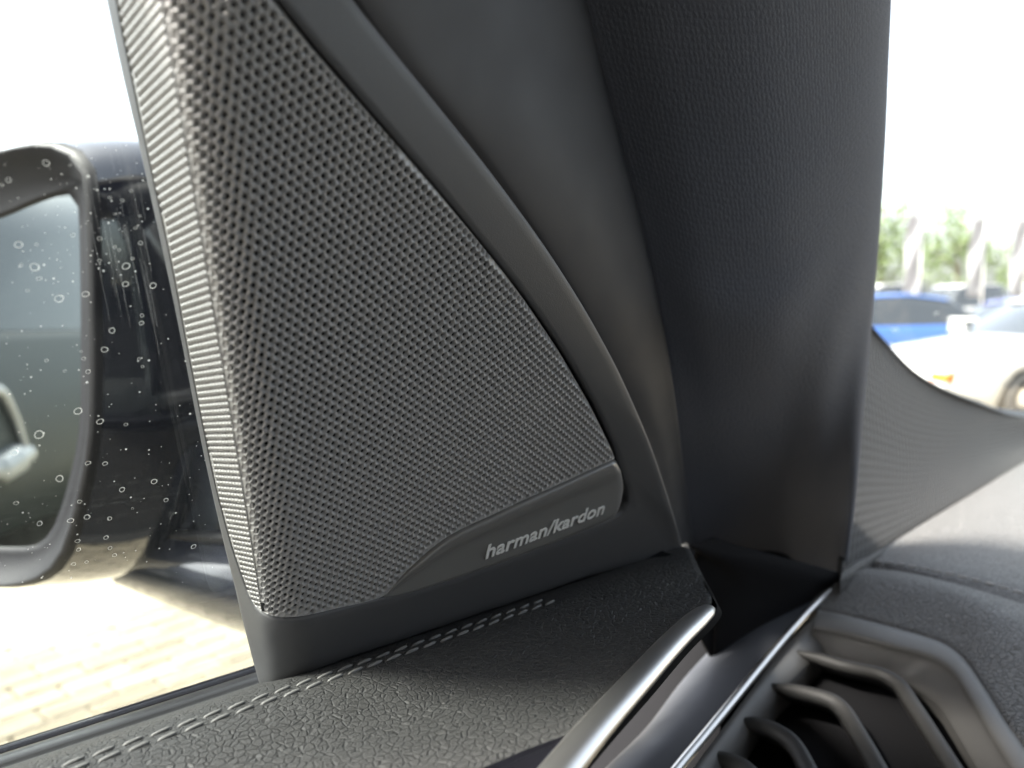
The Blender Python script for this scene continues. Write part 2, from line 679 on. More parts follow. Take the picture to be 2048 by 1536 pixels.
def add_cells(cen, mask, hx, rings, edge):
    global voff, n_cells
    pol = poly
    cen = cen[mask(cen)]
    _, dist = clampto(cen, pol)
    ins = inpoly(cen, pol)
    keep = ins | (dist < .62 * edge)
    cen, ins, dist = cen[keep], ins[keep], dist[keep]
    nC = len(cen)
    solid_cell = (~ins) | (dist < .30 * edge)       # no hole where it would cut the border
    VV = []
    for rg, n in rings:
        q = (cen[:, None, :] + rg[None]).reshape(-1, 2)
        o_ = ~inpoly(q, pol)
        if o_.any():
            q[o_] = clampto(q[o_], pol)[0]
        VV.append(S(q[:, 0], q[:, 1], n).reshape(nC, K, 3))
    nr_ = len(rings)
    cells_v.append(np.stack(VV, 1).reshape(-1, 3))
    base = voff + np.arange(nC)[:, None] * (nr_ * K)
    for rr in range(nr_ - 1):
        k = np.arange(K)
        a_ = base + rr * K + k
        b_ = base + rr * K + (k + 1) % K
        q = np.stack([a_, b_, b_ + K, a_ + K], 2)
        if rr:
            q = q[~solid_cell]
        cells_q.append(q.reshape(-1, 4))
    cells_c.append(base[solid_cell] + K + np.arange(K))
    voff += nC * nr_ * K
    n_cells += nC


# face: staggered round holes
cx = .00180
I2, J2 = np.meshgrid(np.arange(int(-.13 / cx), int(.2 / cx)), np.arange(int(-.14 / PIT), int(.12 / PIT)))
cen = np.stack([I2.ravel() * cx, (J2.ravel() + .5 * (I2.ravel() % 2)) * PIT], 1)
AX = cx / (.866 * PIT)
hexr = np.where(np.arange(K) % 2 == 0, PIT / math.sqrt(3), PIT / 2)
hx = np.stack([AX * hexr * np.cos(ang), hexr * np.sin(ang)], 1)
circ = np.stack([AX * np.cos(ang), np.sin(ang)], 1)
add_cells(cen, lambda c: c[:, 0] > ub_(c[:, 1]), hx, [(hx, 0.0), (circ * .465 * PIT, -.00006), (circ * .385 * PIT, -.00024), (circ * .285 * PIT, -.00046), (circ * .20 * PIT, -.0009)], PIT)
# side: close rows of small holes between ridges
du, dt = .00240, .00178
I2, J2 = np.meshgrid(np.arange(int(-.19 / du), int(.05 / du)), np.arange(int(-.14 / dt), int(.12 / dt)))
# columns follow the fold so that the rows stay even
cen = np.stack([I2.ravel() * du + ub_(J2.ravel() * dt), J2.ravel() * dt], 1)
sqx = np.clip(1.5 * np.cos(ang), -1, 1) * du / 2
sqy = np.clip(1.5 * np.sin(ang), -1, 1) * dt / 2
sq = np.stack([sqx, sqy], 1)
el_ = np.stack([.37 * du * np.cos(ang), .31 * dt * np.sin(ang)], 1)
add_cells(cen, lambda c: c[:, 0] < ub_(c[:, 1]) - .3 * du, sq, [(sq, .00003), (el_ * 1.12, -.00004), (el_, -.00018), (el_ * .85, -.0005)], dt)
# plain web under the joint of the two lattices
ts_ = np.linspace(gl[-1, 1] - .004, gl[0, 1], 120)
jg = np.stack([S(ub_(ts_) + w_, ts_, -.00022) for w_ in (-.0020, -.0010, 0, .0010, .0018)])
Vt = np.vstack(cells_v)
fq = np.vstack(cells_q)
capf = np.vstack(cells_c)
nC = n_cells
me = bpy.data.meshes.new('grille')
me.vertices.add(len(Vt))
me.vertices.foreach_set('co', Vt.astype(np.float32).ravel())
loops = np.concatenate([fq.ravel(), capf.ravel()])
me.loops.add(len(loops))
me.loops.foreach_set('vertex_index', loops.astype(np.int32))
sizes = np.concatenate([np.full(len(fq), 4), np.full(len(capf), K)])
me.polygons.add(len(sizes))
me.polygons.foreach_set('loop_start', np.concatenate([[0], np.cumsum(sizes)[:-1]]).astype(np.int32))
me.polygons.foreach_set('loop_total', sizes.astype(np.int32))
me.update(calc_edges=True)
me.validate()
g_ob = link('grille', me, M['grille'], panel, smooth=True)
gridmesh('grille_joint', jg, M['grille'], panel, flip=orient(jg))
# skirt of the grille and the black cloth behind it
sk = np.stack([S(poly[:, 0], poly[:, 1], n) for n in (0.0, -.0003, -.008)])
gridmesh('grille_skirt', sk, M['grille'], panel, closed=True)
Bu, Bt = np.meshgrid(np.linspace(-.19, .20, 110), np.linspace(-.14, .13, 60))
_bp = np.stack([Bu.ravel(), Bt.ravel()], 1)
mkeep = (inpoly(_bp, poly) | (clampto(_bp, poly)[1] < .004)).reshape(Bu.shape)
BG = S(Bu, Bt, -.0042)
bf = []
idx = np.arange(Bu.size).reshape(Bu.shape)
for i in range(Bu.shape[0] - 1):
    for j in range(Bu.shape[1] - 1):
        if mkeep[i:i + 2, j:j + 2].any():
            bf.append((int(idx[i, j]), int(idx[i, j + 1]), int(idx[i + 1, j + 1]), int(idx[i + 1, j])))
mesh('backing_cloth', BG.reshape(-1, 3), bf, M['cloth_black'], panel)

# --- badge plate
b_top = [(769, 1193), (806, 1152), (845, 1116), (884, 1085), (923, 1062), (982, 1035), (1041, 1007), (1119, 972), (1177, 945), (1231, 921)]
b_bot = [(769, 1194), (800, 1188), (837, 1178), (900, 1158), (962, 1137), (1020, 1116), (1080, 1094), (1140, 1071), (1197, 1047), (1236, 1028)]
bt, bb = seg(b_top, 90), seg(b_bot, 90)
vp = [(0, -.0035), (0, .0004), (.02, .0009), (.06, .0011), (.20, .0009), (.25, .0006), (.30, .00035), (.4, .0002), (.52, .00018), (.65, .00025), (.78, .0004), (.9, .0006), (.97, .00068), (1.0, .0004), (1.0, -.0035)]
rows = []
al = np.linspace(0, 1, 90)
for v, n in vp:
    q = bt * (1 - v) + bb * v
    q[:, 0] += .0062 * math.sin(math.pi * min(v * 1.02, 1)) ** .75 * al ** 14
    tp = np.clip(al / .16, 0, 1) ** .8
    nn_ = np.where(n > 0, n * tp, n) - .0022 * np.clip((al - .975) / .025, 0, 1) ** 2
    rows.append(O + q[:, :1] * F + q[:, 1:] * V + (nn_ + undercut(q[:, 1]))[:, None] * N)
G = np.stack(rows)
badge = gridmesh('badge', G, M['badge'], panel, flip=orient(G))
# closing wall at the badge's front end
# --- lettering
fc = bpy.data.curves.new('lettering', 'FONT')
fc.body = 'harman/kardon'
fc.size = 1.0
fc.offset = .011
fc.extrude = .02
fc.bevel_depth = .006
fc.space_character = 1.02
fo = bpy.data.objects.new('lettering', fc)
col.objects.link(fo)
bpy.context.view_layer.update()
tm = bpy.data.meshes.new_from_object(fo.evaluated_get(bpy.context.evaluated_depsgraph_get()))
bpy.data.objects.remove(fo)
tv = np.array([v.co[:] for v in tm.vertices])
x0, x1 = tv[:, 0].min(), tv[:, 0].max()
tl, tr_ = inv(968, 1115.5), inv(1203, 1025.5)
asc = inv(971, 1088)
base_d = tr_ - tl
ht = np.linalg.norm(asc - tl)
upd = np.array([-base_d[1], base_d[0]]) / np.linalg.norm(base_d)
capm = tv[:, 1].max()
xs = (tv[:, 0] - x0) / (x1 - x0)
ys = tv[:, 1] / capm
q = tl + xs[:, None] * base_d + ys[:, None] * ht * (upd * .98 + .10 * base_d / np.linalg.norm(base_d))
zz = tv[:, 2]
W = O + q[:, :1] * F + q[:, 1:] * V + (.00055 + undercut(q[:, 1:]) + (zz[:, None] + .026) * .006) * N
for v, w in zip(tm.vertices, W):
    v.co = w
tm.update()
lt = link('lettering', tm, M['letter'], badge, smooth=False)

# ================================================================== SIDE WINDOW
GO = O - N * .040
win = empty('side_window', onplane(150, 1440, GO, N), 'clear driver side window glass speckled with water drops', 'window')


def onwin(x, y, off=0.0):
    return onplane(x, y, GO + N * off, N)


def plate(name, corners, nrm, th, mat, parent):
    c = np.array(corners)
    v = np.vstack([c, c - nrm * th])
    n = len(c)
    f = [tuple(range(n)), tuple(range(2 * n - 1, n - 1, -1))] + [(i, i + n, (i + 1) % n + n, (i + 1) % n) for i in range(n)]
    return mesh(name, v, f, mat, parent, smooth=False)


plate('pane', [onwin(-900, -500), onwin(-900, 1860), onwin(640, 1340), onwin(560, 500), onwin(420, -500)], N, .004, M['side_glass'], win)

DROPS = [(92, 326, 7), (17, 360, 6), (140, 330, 3), (146, 311, 3), (37, 489, 8), (69, 534, 10), (78, 557, 5), (73, 489, 4), (118, 597, 9), (55, 581, 4), (171, 588, 7),
         (199, 477, 5), (199, 521, 4), (245, 401, 4), (252, 532, 8), (251, 568, 7), (306, 571, 7), (281, 486, 5), (271, 456, 3.5), (224, 661, 7), (209, 699, 7), (283, 646, 5.5), (284, 631, 4),
         (238, 500, 3.5), (230, 494, 3.5), (146, 470, 5), (42, 530, 4), (156, 822, 9), (78, 869, 10), (29, 905, 8), (200, 843, 7), (176, 743, 5.5), (167, 717, 4), (93, 721, 4), (176, 926, 5.5), (210, 927, 5.5),
         (244, 979, 6), (308, 963, 7), (119, 957, 8), (159, 1003, 5), (141, 1041, 6.5), (174, 1034, 7), (79, 1047, 6), (32, 1006, 5), (219, 1037, 5), (212, 1075, 5.5), (155, 1082, 5), (157, 1099, 5), (220, 1096, 4.5),
         (229, 1110, 5), (147, 1128, 4.5), (173, 1124, 4), (252, 849, 4), (332, 1000, 5.5), (387, 1093, 5.5), (265, 1017, 3), (130, 742, 3.5), (162, 703, 3), (278, 718, 3.5), (285, 733, 3.5), (220, 395, 3.5), (262, 382, 3.5), (176, 353, 4),
         (3, 370, 4), (280, 432, 3), (60, 1190, 4), (217, 1446, 6), (229, 428, 2.6), (265, 517, 3.5)]


def drop_mesh(rad, seed):
    rg = random.Random(seed)
    n = 18
    ex = 1 + rg.uniform(-.08, .14)
    prof = [(1.0, 0.0), (.93, .16), (.80, .20), (.70, .17), (.55, .30), (.25, .36)]
    wob = [1 + .05 * math.sin(2 * i * 2 * math.pi / n + seed) + .03 * math.sin(3 * i * 2 * math.pi / n + 2 * seed) for i in range(n)]
    v, f = [], []
    for a, h in prof:
        for i in range(n):
            th = 2 * math.pi * i / n
            v.append((rad * a * wob[i] * math.cos(th) * ex, rad * a * wob[i] * math.sin(th), rad * h * .55))
    v.append((0, 0, rad * .37 * .55))
    for k in range(len(prof) - 1):
        for i in range(n):
            f.append((k * n + i, k * n + (i + 1) % n, (k + 1) * n + (i + 1) % n, (k + 1) * n + i))
    b0 = (len(prof) - 1) * n
    for i in range(n):
        f.append((b0 + i, b0 + (i + 1) % n, len(v) - 1))
    me = bpy.data.meshes.new('water_drop')
    me.from_pydata(v, [], f)
    me.materials.append(M['ring'])
    me.materials.append(M['drop'])
    mi = np.ones(len(f), int)
    mi[:2 * n] = 0
    me.polygons.foreach_set('material_index', mi)
    me.polygons.foreach_set('use_smooth', np.ones(len(f), bool))
    return me


DM = [drop_mesh(1.0, k) for k in range(4)]
Rw = Matrix((tuple(F), tuple(V), tuple(N))).transposed()
for k, (x, y, rp) in enumerate(DROPS):
    W = onwin(x, y, .00003)
    d = (W - CAM) @ fw
    o = bpy.data.objects.new('water_drop', DM[k % 4])
    rad = rp * d / FPX * .86
    o.matrix_world = Matrix.Translation(Vector(W)) @ Rw.to_4x4() @ Matrix.Rotation(random.uniform(0, 6), 4, 'Z') @ Matrix.Diagonal((rad, rad, rad, 1))
    col.objects.link(o)
    sz = 'large' if rp >= 7.5 else 'small'
    tag(o, ('large' if rp >= 7.5 else 'small') + ' round water drop with a painted pale rim on the side window glass', 'water drop', sz + ' water drops on the side window')
# dust and scratches on the same glass
v, f = [], []
for _ in range(340):
    x = random.uniform(0, 430); y = 290 + (random.random() ** .9) * 880
    if random.random() < .25:
        x, y = random.gauss(200, 60), random.gauss(440, 90)
    rp = abs(random.gauss(0, .8)) + .45
    W = onwin(x, y, .00004)
    d = (W - CAM) @ fw
    rad = rp * d / FPX
    b0 = len(v)
    for i in range(6):
        a = i * math.pi / 3
        v.append(W + rad * (math.cos(a) * F + math.sin(a) * V))
    v.append(W + N * rad * .4)
    f += [(b0 + i, b0 + (i + 1) % 6, b0 + 6) for i in range(6)]
sp = mesh('dust_specks', v, f, M['speck'])
tag(sp, 'fine dust specks scattered over the side window glass', 'dust'); kind(sp, 'stuff')
v, f = [], []
for _ in range(26):
    x = random.choice([random.gauss(212, 14), random.gauss(262, 16), random.uniform(180, 300)])
    y0 = random.uniform(300, 560)
    ln = random.uniform(30, 200)
    pts = [(x + k * ln * .2 * .20 + random.gauss(0, .4), y0 + k * ln * .2) for k in range(6)]
    w = random.uniform(.35, .8) * .00012
    b0 = len(v)
    for p in pts:
        W = onwin(p[0], p[1], .00003)
        v += [W - F * w, W + F * w]
    f += [(b0 + 2 * i, b0 + 2 * i + 1, b0 + 2 * i + 3, b0 + 2 * i + 2) for i in range(5)]
sc = mesh('scratches', v, f, M['scratch'])
tag(sc, 'faint vertical wipe marks on the side window glass', 'scratches'); kind(sc, 'stuff')

# ================================================================== DOOR TRIM (leather ledge, seals, stitching, strip)
def through(x, y, l):
    """(l, z) of the line along the car that passes through this pixel at lateral distance l"""
    q = ray(x, y)
    W = CAM + q * (l / (q @ L))
    return np.array([l, W[2] - CAM[2]])


door = empty('door_trim', car(.05, .17, -.12), 'black leather door ledge with a double stitched seam below the speaker', 'door trim')
prof_l = [through(410, 1402, .228), through(413, 1411, .205), through(428, 1434, .190), through(434, 1446, .184), through(462, 1478, .174), through(520, 1545, .158), through(560, 1630, .138), through(600, 1760, .116), through(640, 1950, .098)]
prof_l = cr(prof_l, 60)
BOUND = [(1374, 1085), (1400, 1140), (1424, 1190), (1420, 1216), (1350, 1282), (1270, 1366), (1190, 1455), (1122, 1540), (1040, 1650), (960, 1760), (700, 2100)]
_by = [b[1] for b in BOUND]
_bx = [b[0] for b in BOUND]


def s_end(l, z):
    lo, hi = -.1, .6
    for _ in range(40):
        m_ = (lo + hi) / 2
        x, y = pix(car(m_, l, z))
        if ((car(m_, l, z) - CAM) @ fw) > .02 and x > np.interp(y, _by, _bx):
            hi = m_
        else:
            lo = m_
    return lo


ns = 90
rows = []
for l, z in prof_l:
    e = s_end(l, z)
    ss = np.linspace(-.12, e, ns)
    rows.append(np.array([car(s, l, z) for s in ss]))
G = np.stack(rows)
gridmesh('leather_pad', G, M['leather'], door, flip=orient(G), solid=.004)
_LG = G

# surface lookup: pixel -> point on the leather
def onleather(x, y, off=0.0):
    best = None
    q = ray(x, y)
    bd = 1e9
    for k in range(len(prof_l) - 1):
        for w in np.linspace(0, 1, 6):
            l, z = prof_l[k] * (1 - w) + prof_l[k + 1] * w
            dd = l / (q @ L)
            W = CAM + q * dd
            e = abs(W[2] - CAM[2] - z)
            if e < bd and dd > 0:
                bd, best = e, W - q / np.linalg.norm(q) * off
    return best


# chrome strip on the door end
cl = [(1418, 1216), (1350, 1280), (1272, 1365), (1192, 1454), (1124, 1536), (1050, 1630)]
cpts = cr([onleather(x, y, .0015) for x, y in cl], 50)
cw = np.interp(np.linspace(0, 1, 50), [0, .04, .12, 1], [.0022, .0036, .0041, .0044])
tube('chrome_strip', cpts, cw, M['chrome'], door, n=14, flat=.55)
# dark reveal beside the strip
q0 = cr([onleather(x, y) for x, y in [(1384, 1118), (1402, 1150), (1426, 1195), (1430, 1225), (1362, 1296), (1288, 1380), (1210, 1466), (1146, 1540), (1060, 1640)]], 60)
G = np.stack([q0, q0 + F * .003 - Z * .003, q0 + F * .006 + L * .02 - Z * .003, q0 + F * .006 + L * .06 - Z * .01])
gridmesh('edge_reveal', G, M['black'], door, flip=orient(G))
# gloss black insert at the lower edge
ia = cr([onleather(x, y, .0018) for x, y in [(1152, 1462), (1100, 1482), (1050, 1500), (1008, 1518), (955, 1540), (880, 1575)]], 30)
ib = cr([onleather(x, y, .0022) for x, y in [(1146, 1470), (1120, 1500), (1088, 1536), (1050, 1580), (1010, 1620), (960, 1680)]], 30)
G = np.stack([ia + (CAM - ia) * .0 - Z * .004, ia, ia * .8 + ib * .2 + N * .001, ia * .4 + ib * .6 + N * .001, ib, ib - Z * .006])
gridmesh('gloss_insert', G, M['gloss'], door, flip=orient(G))


# window seals: strips along the car, each from two profile lines
def strip(name, prof, mat, s0=-.15, s1=.10, n=40, parent=door):
    pp = cr(prof, max(10, 4 * len(prof)))
    G = np.stack([np.array([car(s, l, z) for s in np.linspace(s0, s1, n)]) for l, z in pp])
    return gridmesh(name, G, mat, parent, flip=orient(G))


wl = sl(onwin(171, 1455))[1]
strip('seal_lip', [through(171, 1473, .2315), through(171, 1467, .2325), through(171, 1459, .2350), through(171, 1454, .2385), through(171, 1456, .2425)], M['rubber'], s0=-.2, s1=.13)
strip('seal_base', [through(171, 1508, .2240), through(171, 1499, .2255), through(171, 1490, .2270), through(171, 1484, .2285), through(171, 1482, .2300), through(171, 1473, .2312)], M['rubber'], s0=-.2, s1=.13)
strip('outer_seal', [through(171, 1475, .2530), through(171, 1458, .2545), through(171, 1441, .2570), through(171, 1436, .2620), through(171, 1440, .2690)], M['gloss'], s0=-.2, s1=.16)


# stitches
def capsule(ln, rad):
    bm = bmesh.new()
    n = 8
    xs_ = np.linspace(-1, 1, 9)
    rg = []
    for x in xs_:
        rr = rad * max(1 - abs(x) ** 3, .0) ** .5 + rad * .12
        rg.append([bm.verts.new((x * ln / 2, rr * math.cos(a), rr * math.sin(a) - rad * .3 * x * x)) for a in np.arange(n) * 2 * math.pi / n])
    for a, b in zip(rg[:-1], rg[1:]):
        for i in range(n):
            bm.faces.new((a[i], a[(i + 1) % n], b[(i + 1) % n], b[i]))
    bm.faces.new(rg[0][::-1]); bm.faces.new(rg[-1])
    bmesh.ops.recalc_face_normals(bm, faces=bm.faces)
    me = bpy.data.meshes.new('stitch')
    bm.to_mesh(me); bm.free()
    me.materials.append(M['thread'])
    me.polygons.foreach_set('use_smooth', np.ones(len(me.polygons), bool))
    return me


def stitches(line, step, ln, rad, parent, nrm, tilt=.12, mat=None):
    me = capsule(ln, rad)
    if mat:
        me.materials[0] = mat
    line = np.asarray(line)
    d = np.concatenate([[0], np.cumsum(np.linalg.norm(np.diff(line, axis=0), axis=1))])
    for q_ in np.arange(step / 2, d[-1], step):
        p = np.array([np.interp(q_, d, line[:, k]) for k in range(3)])
        p2 = np.array([np.interp(q_ + .002, d, line[:, k]) for k in range(3)])
        t = p2 - p
        if np.linalg.norm(t) < 1e-6:
            continue
        t /= np.linalg.norm(t)
        nn = nrm - t * (nrm @ t)
        nn /= np.linalg.norm(nn)
        b = np.cross(nn, t)
        t2 = t * math.cos(tilt) + b * math.sin(tilt)
        b2 = np.cross(nn, t2)
        o = bpy.data.objects.new('stitch', me)
        o.parent = parent
        Mx = Matrix((tuple(t2), tuple(b2), tuple(nn))).transposed().to_4x4()
        o.matrix_world = Matrix.Translation(Vector(p)) @ Mx
        o.matrix_parent_inverse = Matrix.Translation(-Vector(parent.location))
        o.matrix_basis = Matrix.Translation(Vector(p)) @ Mx
        col.objects.link(o)


for (px_, py_, l_) in [(431, 1442, .1850), (431, 1428, .1915)]:
    best = min(range(len(prof_l)), key=lambda k: abs(prof_l[k][0] - l_))
    l, z = prof_l[best]
    ln_ = [car(s, l, z + .0003) for s in np.linspace(-.06, .175, 120)]
    stitches(ln_, .0064, .0052, .00048, door, Z * .8 - L * .6)

# ================================================================== PILLAR TRIM
pil = empty('pillar_trim', P(1500, 1150, .42), 'dark knit covered windscreen pillar trim with a plain inner edge band', 'pillar trim')
# plain band between the speaker panel and the knit cover
e0 = [(668, -120, .148), (728, -5, .158), (799, 100, .170), (893, 217, .186), (1000, 352, .208), (1118, 525, .238), (1212, 688, .268), (1300, 877, .306), (1354, 1051, .344), (1378, 1130, .362)]
e1 = [(1120, -120, .236), (1166, 0, .248), (1196, 120, .258), (1236, 270, .272), (1272, 410, .285), (1300, 530, .297), (1326, 660, .312), (1352, 830, .343), (1372, 1000, .41), (1392, 1140, .47)]
c0 = [P(*p) for p in e0]
c1 = [P(*p) for p in e1]
lerp = lambda w: [np.array(a) * (1 - w) + np.array(b) * w for a, b in zip(c0, c1)]
deep = [np.array(a) - N * .012 + F * .002 for a in c0]
G = loft([deep, [m_ - N * .008 for m_ in lerp(.12)], [m_ - N * .003 for m_ in lerp(.45)], lerp(.8), [np.array(b) + N * .001 for b in c1], [np.array(b) + F * .004 - N * .008 for b in c1]], 60, 40)
gridmesh('edge_band', G, M['band'], pil, flip=orient(G), solid=.002)
# knit cover
k0 = [(1121, -120, .237), (1168, 0, .249), (1198, 120, .259), (1238, 270, .273), (1274, 410, .286), (1302, 530, .298), (1328, 660, .313), (1354, 830, .347), (1374, 1000, .42), (1400, 1200, .50)]
k1 = [(1300, -120, .236), (1330, 0, .246), (1350, 120, .255), (1372, 270, .268), (1392, 410, .281), (1408, 530, .294), (1424, 660, .310), (1440, 830, .356), (1452, 1000, .435), (1470, 1210, .53)]
k2 = [(1500, -120, .244), (1520, 0, .252), (1528, 120, .261), (1536, 270, .274), (1545, 410, .288), (1552, 530, .303), (1556, 660, .320), (1560, 830, .376), (1560, 1000, .450), (1560, 1210, .54)]
k3 = [(1680, -120, .262), (1684, 0, .270), (1682, 120, .280), (1678, 270, .293), (1672, 410, .309), (1668, 530, .325), (1662, 660, .345), (1650, 830, .386), (1636, 1000, .436), (1622, 1190, .50)]
k4 = [(1770, -120, .280), (1768, 0, .289), (1763, 120, .300), (1757, 270, .315), (1748, 410, .333), (1739, 530, .350), (1727, 660, .373), (1710, 830, .394), (1696, 1000, .420), (1676, 1165, .442)]
k5 = [(1783, -120, .296), (1781, 0, .306), (1776, 120, .318), (1770, 270, .334), (1762, 410, .353), (1753, 530, .371), (1742, 660, .395), (1726, 830, .412), (1711, 1000, .430), (1690, 1160, .446)]
k6 = [(1750, -120, .33), (1748, 0, .34), (1744, 120, .353), (1738, 270, .37), (1730, 410, .39), (1722, 530, .41), (1712, 660, .435), (1698, 830, .45), (1684, 1000, .46), (1665, 1160, .466)]
G = loft([[P(*p) for p in k] for k in (k0, k1, k2, k3, k4, k5, k6)], 110, 90)
gridmesh('knit_cover', G, M['knit'], pil, flip=orient(G))
edge = [P(*p) for p in k0]
G = np.stack([cr([e - N * .0002 for e in edge], 50), cr([e - N * .006 + L * .003 for e in edge], 50)])
gridmesh('cover_edge', G, M['black'], pil, flip=orient(G))

# black sheet standing for the deep shade at the pillar's foot
sa_ = cr([P(*p) for p in [(1378, 1090, .362), (1420, 1105, .366), (1480, 1120, .374), (1540, 1135, .386), (1600, 1150, .40), (1650, 1163, .415), (1692, 1174, .43)]], 40)
sb_ = cr([P(*p) for p in [(1392, 1135, .366), (1412, 1175, .37), (1430, 1215, .374), (1440, 1290, .376), (1500, 1300, .39), (1580, 1260, .41), (1650, 1200, .43)]], 40)
G = loft([sa_ + F * .02, sa_, sa_ * .6 + sb_ * .4 + F * .004, sb_, sb_ - Z * .03], 50, 24)
gridmesh('foot_shade', G, M['black'], pil, flip=orient(G), solid=.002)

# pillar and window frame continued out of view to the roof, added to block sun
pb = cr([P(*p) for p in [(166, -175, .118), (380, -185, .126), (600, -175, .136), (860, -150, .19), (1120, -112, .238), (1450, -112, .245), (1770, -112, .284)]], 40)
G = np.stack([pb, pb + Z * .12 - F * .06 - L * .03, pb + Z * .30 - F * .16 - L * .09])
gridmesh('upper_post', G, M['band'], pil, flip=orient(G), solid=.006)

# ================================================================== DASHBOARD
dash = empty('dashboard', P(1850, 1400, .45), 'black leather dashboard end toned as lit with a stitched seam above the vent', 'dashboard')
SEAM0 = P(1700, 1142, .455)
s_seam, l_seam, z_seam = sl(SEAM0)


def ons(x, y, s):
    """pixel on the cross-car vertical plane at distance s ahead"""
    q = ray(x, y)
    return CAM + q * (s / (q @ F))


def onz(x, y, z):
    q = ray(x, y)
    return CAM + q * (z / q[2])


# vent plane: cross-car direction plus the slope of the bezel's side
VA, VB = P(1561, 1304, .372), P(1406, 1512, .305)
vn = np.cross(VA - VB, -L)
vn /= np.linalg.norm(vn)
if vn @ (CAM - VA) < 0:
    vn = -vn


def onv(x, y, h=0.0):
    return onplane(x, y, VA + vn * h, vn)


# upper pad: from the cover's foot to the seam
ua = [onz(x, y, z_seam + .012) for x, y in [(1682, 1156), (1706, 1139), (1750, 1111), (1850, 1045), (1950, 984), (2048, 925), (2200, 840)]]
useam = [(1690, 1139), (1704, 1139), (1722, 1141), (1775, 1147), (1827, 1155), (1929, 1179), (2048, 1214), (2250, 1275)]
ub = [ons(x, y, s_seam) for x, y in useam]
ua = cr(ua, 40); ub = cr(ub, 40)
mid = (ua + ub) / 2 + Z * .004
pre = ub + Z * .0035 + (ua - ub) * .03
G = loft([ua - Z * .012, ua, mid, ua * .12 + ub * .88 + Z * .0045, pre, ub - Z * .0012], 60, 46)
gridmesh('upper_pad', G, M['dash_leather_lit'], dash, flip=orient(G))
# lower pad: from the seam round to the vent surround and past its corner
bz_out = [(1615, 1219), (1640, 1221), (1691, 1231), (1793, 1257), (1861, 1277), (1902, 1295), (1936, 1326), (1981, 1392), (2015, 1447), (2050, 1496), (2090, 1560), (2130, 1640)]
la = cr([ons(x, y, s_seam) for x, y in [(1688, 1150), (1702, 1145), (1722, 1143), (1775, 1147), (1827, 1155), (1929, 1179), (2048, 1214), (2150, 1245), (2250, 1275), (2400, 1320)]], 70)
lb = cr([onv(x, y, .0015) for x, y in bz_out], 70)
m1 = la * .94 + lb * .06 + Z * .0030 + vn * .001
m2 = la * .6 + lb * .4 + vn * .006 + Z * .003
m3 = la * .15 + lb * .85 + vn * .003
G = loft([la - Z * .0012, m1, m2, m3, lb, lb - vn * .006], 90, 60)
gridmesh('lower_pad', G, M['dash_leather_lit'], dash, flip=orient(G))
up_row = cr([ons(x, y, s_seam + .004) + Z * .0034 for x, y in [(1722, 1130), (1775, 1136), (1827, 1144), (1929, 1166), (2048, 1199)]], 60)
lo_row = cr([ons(x, y, s_seam - .003) + Z * .0034 for x, y in [(1722, 1152), (1775, 1160), (1827, 1168), (1929, 1194), (2048, 1230)]], 60)
M['pale_thread'] = pbr('pale grey thread', (.30, .295, .285), .6)[0]
stitches(up_row, .0066, .0054, .0006, dash, Z * .9 - F * .4, mat=M['pale_thread'])
stitches(lo_row, .0066, .0054, .0006, dash, Z * .8 - F * .6, mat=M['pale_thread'])
# end panel, black to stand for the shade in the gap beside the door
G = np.stack([cr([P(1230, 1000, .47), P(1300, 1200, .45), P(1150, 1450, .42), P(900, 1800, .37)], 20),
              cr([P(1560, 1080, .50), P(1700, 1150, .50), P(1560, 1330, .44), P(1380, 1640, .36)], 20)])
gridmesh('end_panel', G, M['black'], dash, flip=orient(G), solid=.003)
# ribbed cover between the pad and the windscreen
ca = cr([onz(x, y, z_seam + .008) for x, y in [(1682, 1156), (1706, 1139), (1750, 1111), (1850, 1045), (1950, 984), (2048, 925), (2200, 840)]], 50)
cb = cr([P(*p) for p in [(1700, 640, .60), (1745, 690, .62), (1800, 745, .64), (1870, 790, .68), (1950, 820, .74), (2048, 842, .82), (2200, 850, .95)]], 50)
md = ca * .5 + cb * .5 + F * .012 - Z * .01
G = loft([ca, md, cb, cb + F * .03 + Z * .0], 60, 50)
gridmesh('ribbed_cover', G, M['cover'], dash, flip=orient(G), solid=.003)

# ================================================================== AIR VENT
vent = empty('air_vent', onv(1620, 1520), 'grey plastic air vent with angled louvres and a thin chrome side strip', 'air vent')
outer = cr([onv(x, y, .0005) for x, y in bz_out[1:]], 80)
lip_in = [(1628, 1252), (1691, 1264), (1793, 1291), (1855, 1308), (1890, 1326), (1916, 1352), (1946, 1401), (1972, 1445), (2000, 1492), (2040, 1556), (2080, 1625)]
lipi = cr([onv(x, y, .003) for x, y in lip_in], 80)
v0 = [(1561, 1306), (1589, 1305), (1640, 1316), (1691, 1331), (1759, 1346), (1793, 1363), (1810, 1381), (1827, 1408), (1850, 1443), (1878, 1487), (1912, 1540), (1960, 1615)]
floor_ = [(1600, 1304), (1640, 1311), (1700, 1326), (1790, 1350), (1828, 1372), (1858, 1392), (1880, 1410), (1900, 1440), (1928, 1487), (1958, 1538), (2010, 1620)]
fl = cr([onv(x, y, -.010) for x, y in floor_], 80)
lipm = outer * .55 + lipi * .45 + vn * .0024
G = loft([outer - vn * .006, outer, lipm, lipi, lipi * .85 + fl * .15 - vn * .0016, fl, fl - vn * .004, fl - vn * .03], 90, 60)
gridmesh('bezel', G, M['vent'], vent, flip=orient(G))
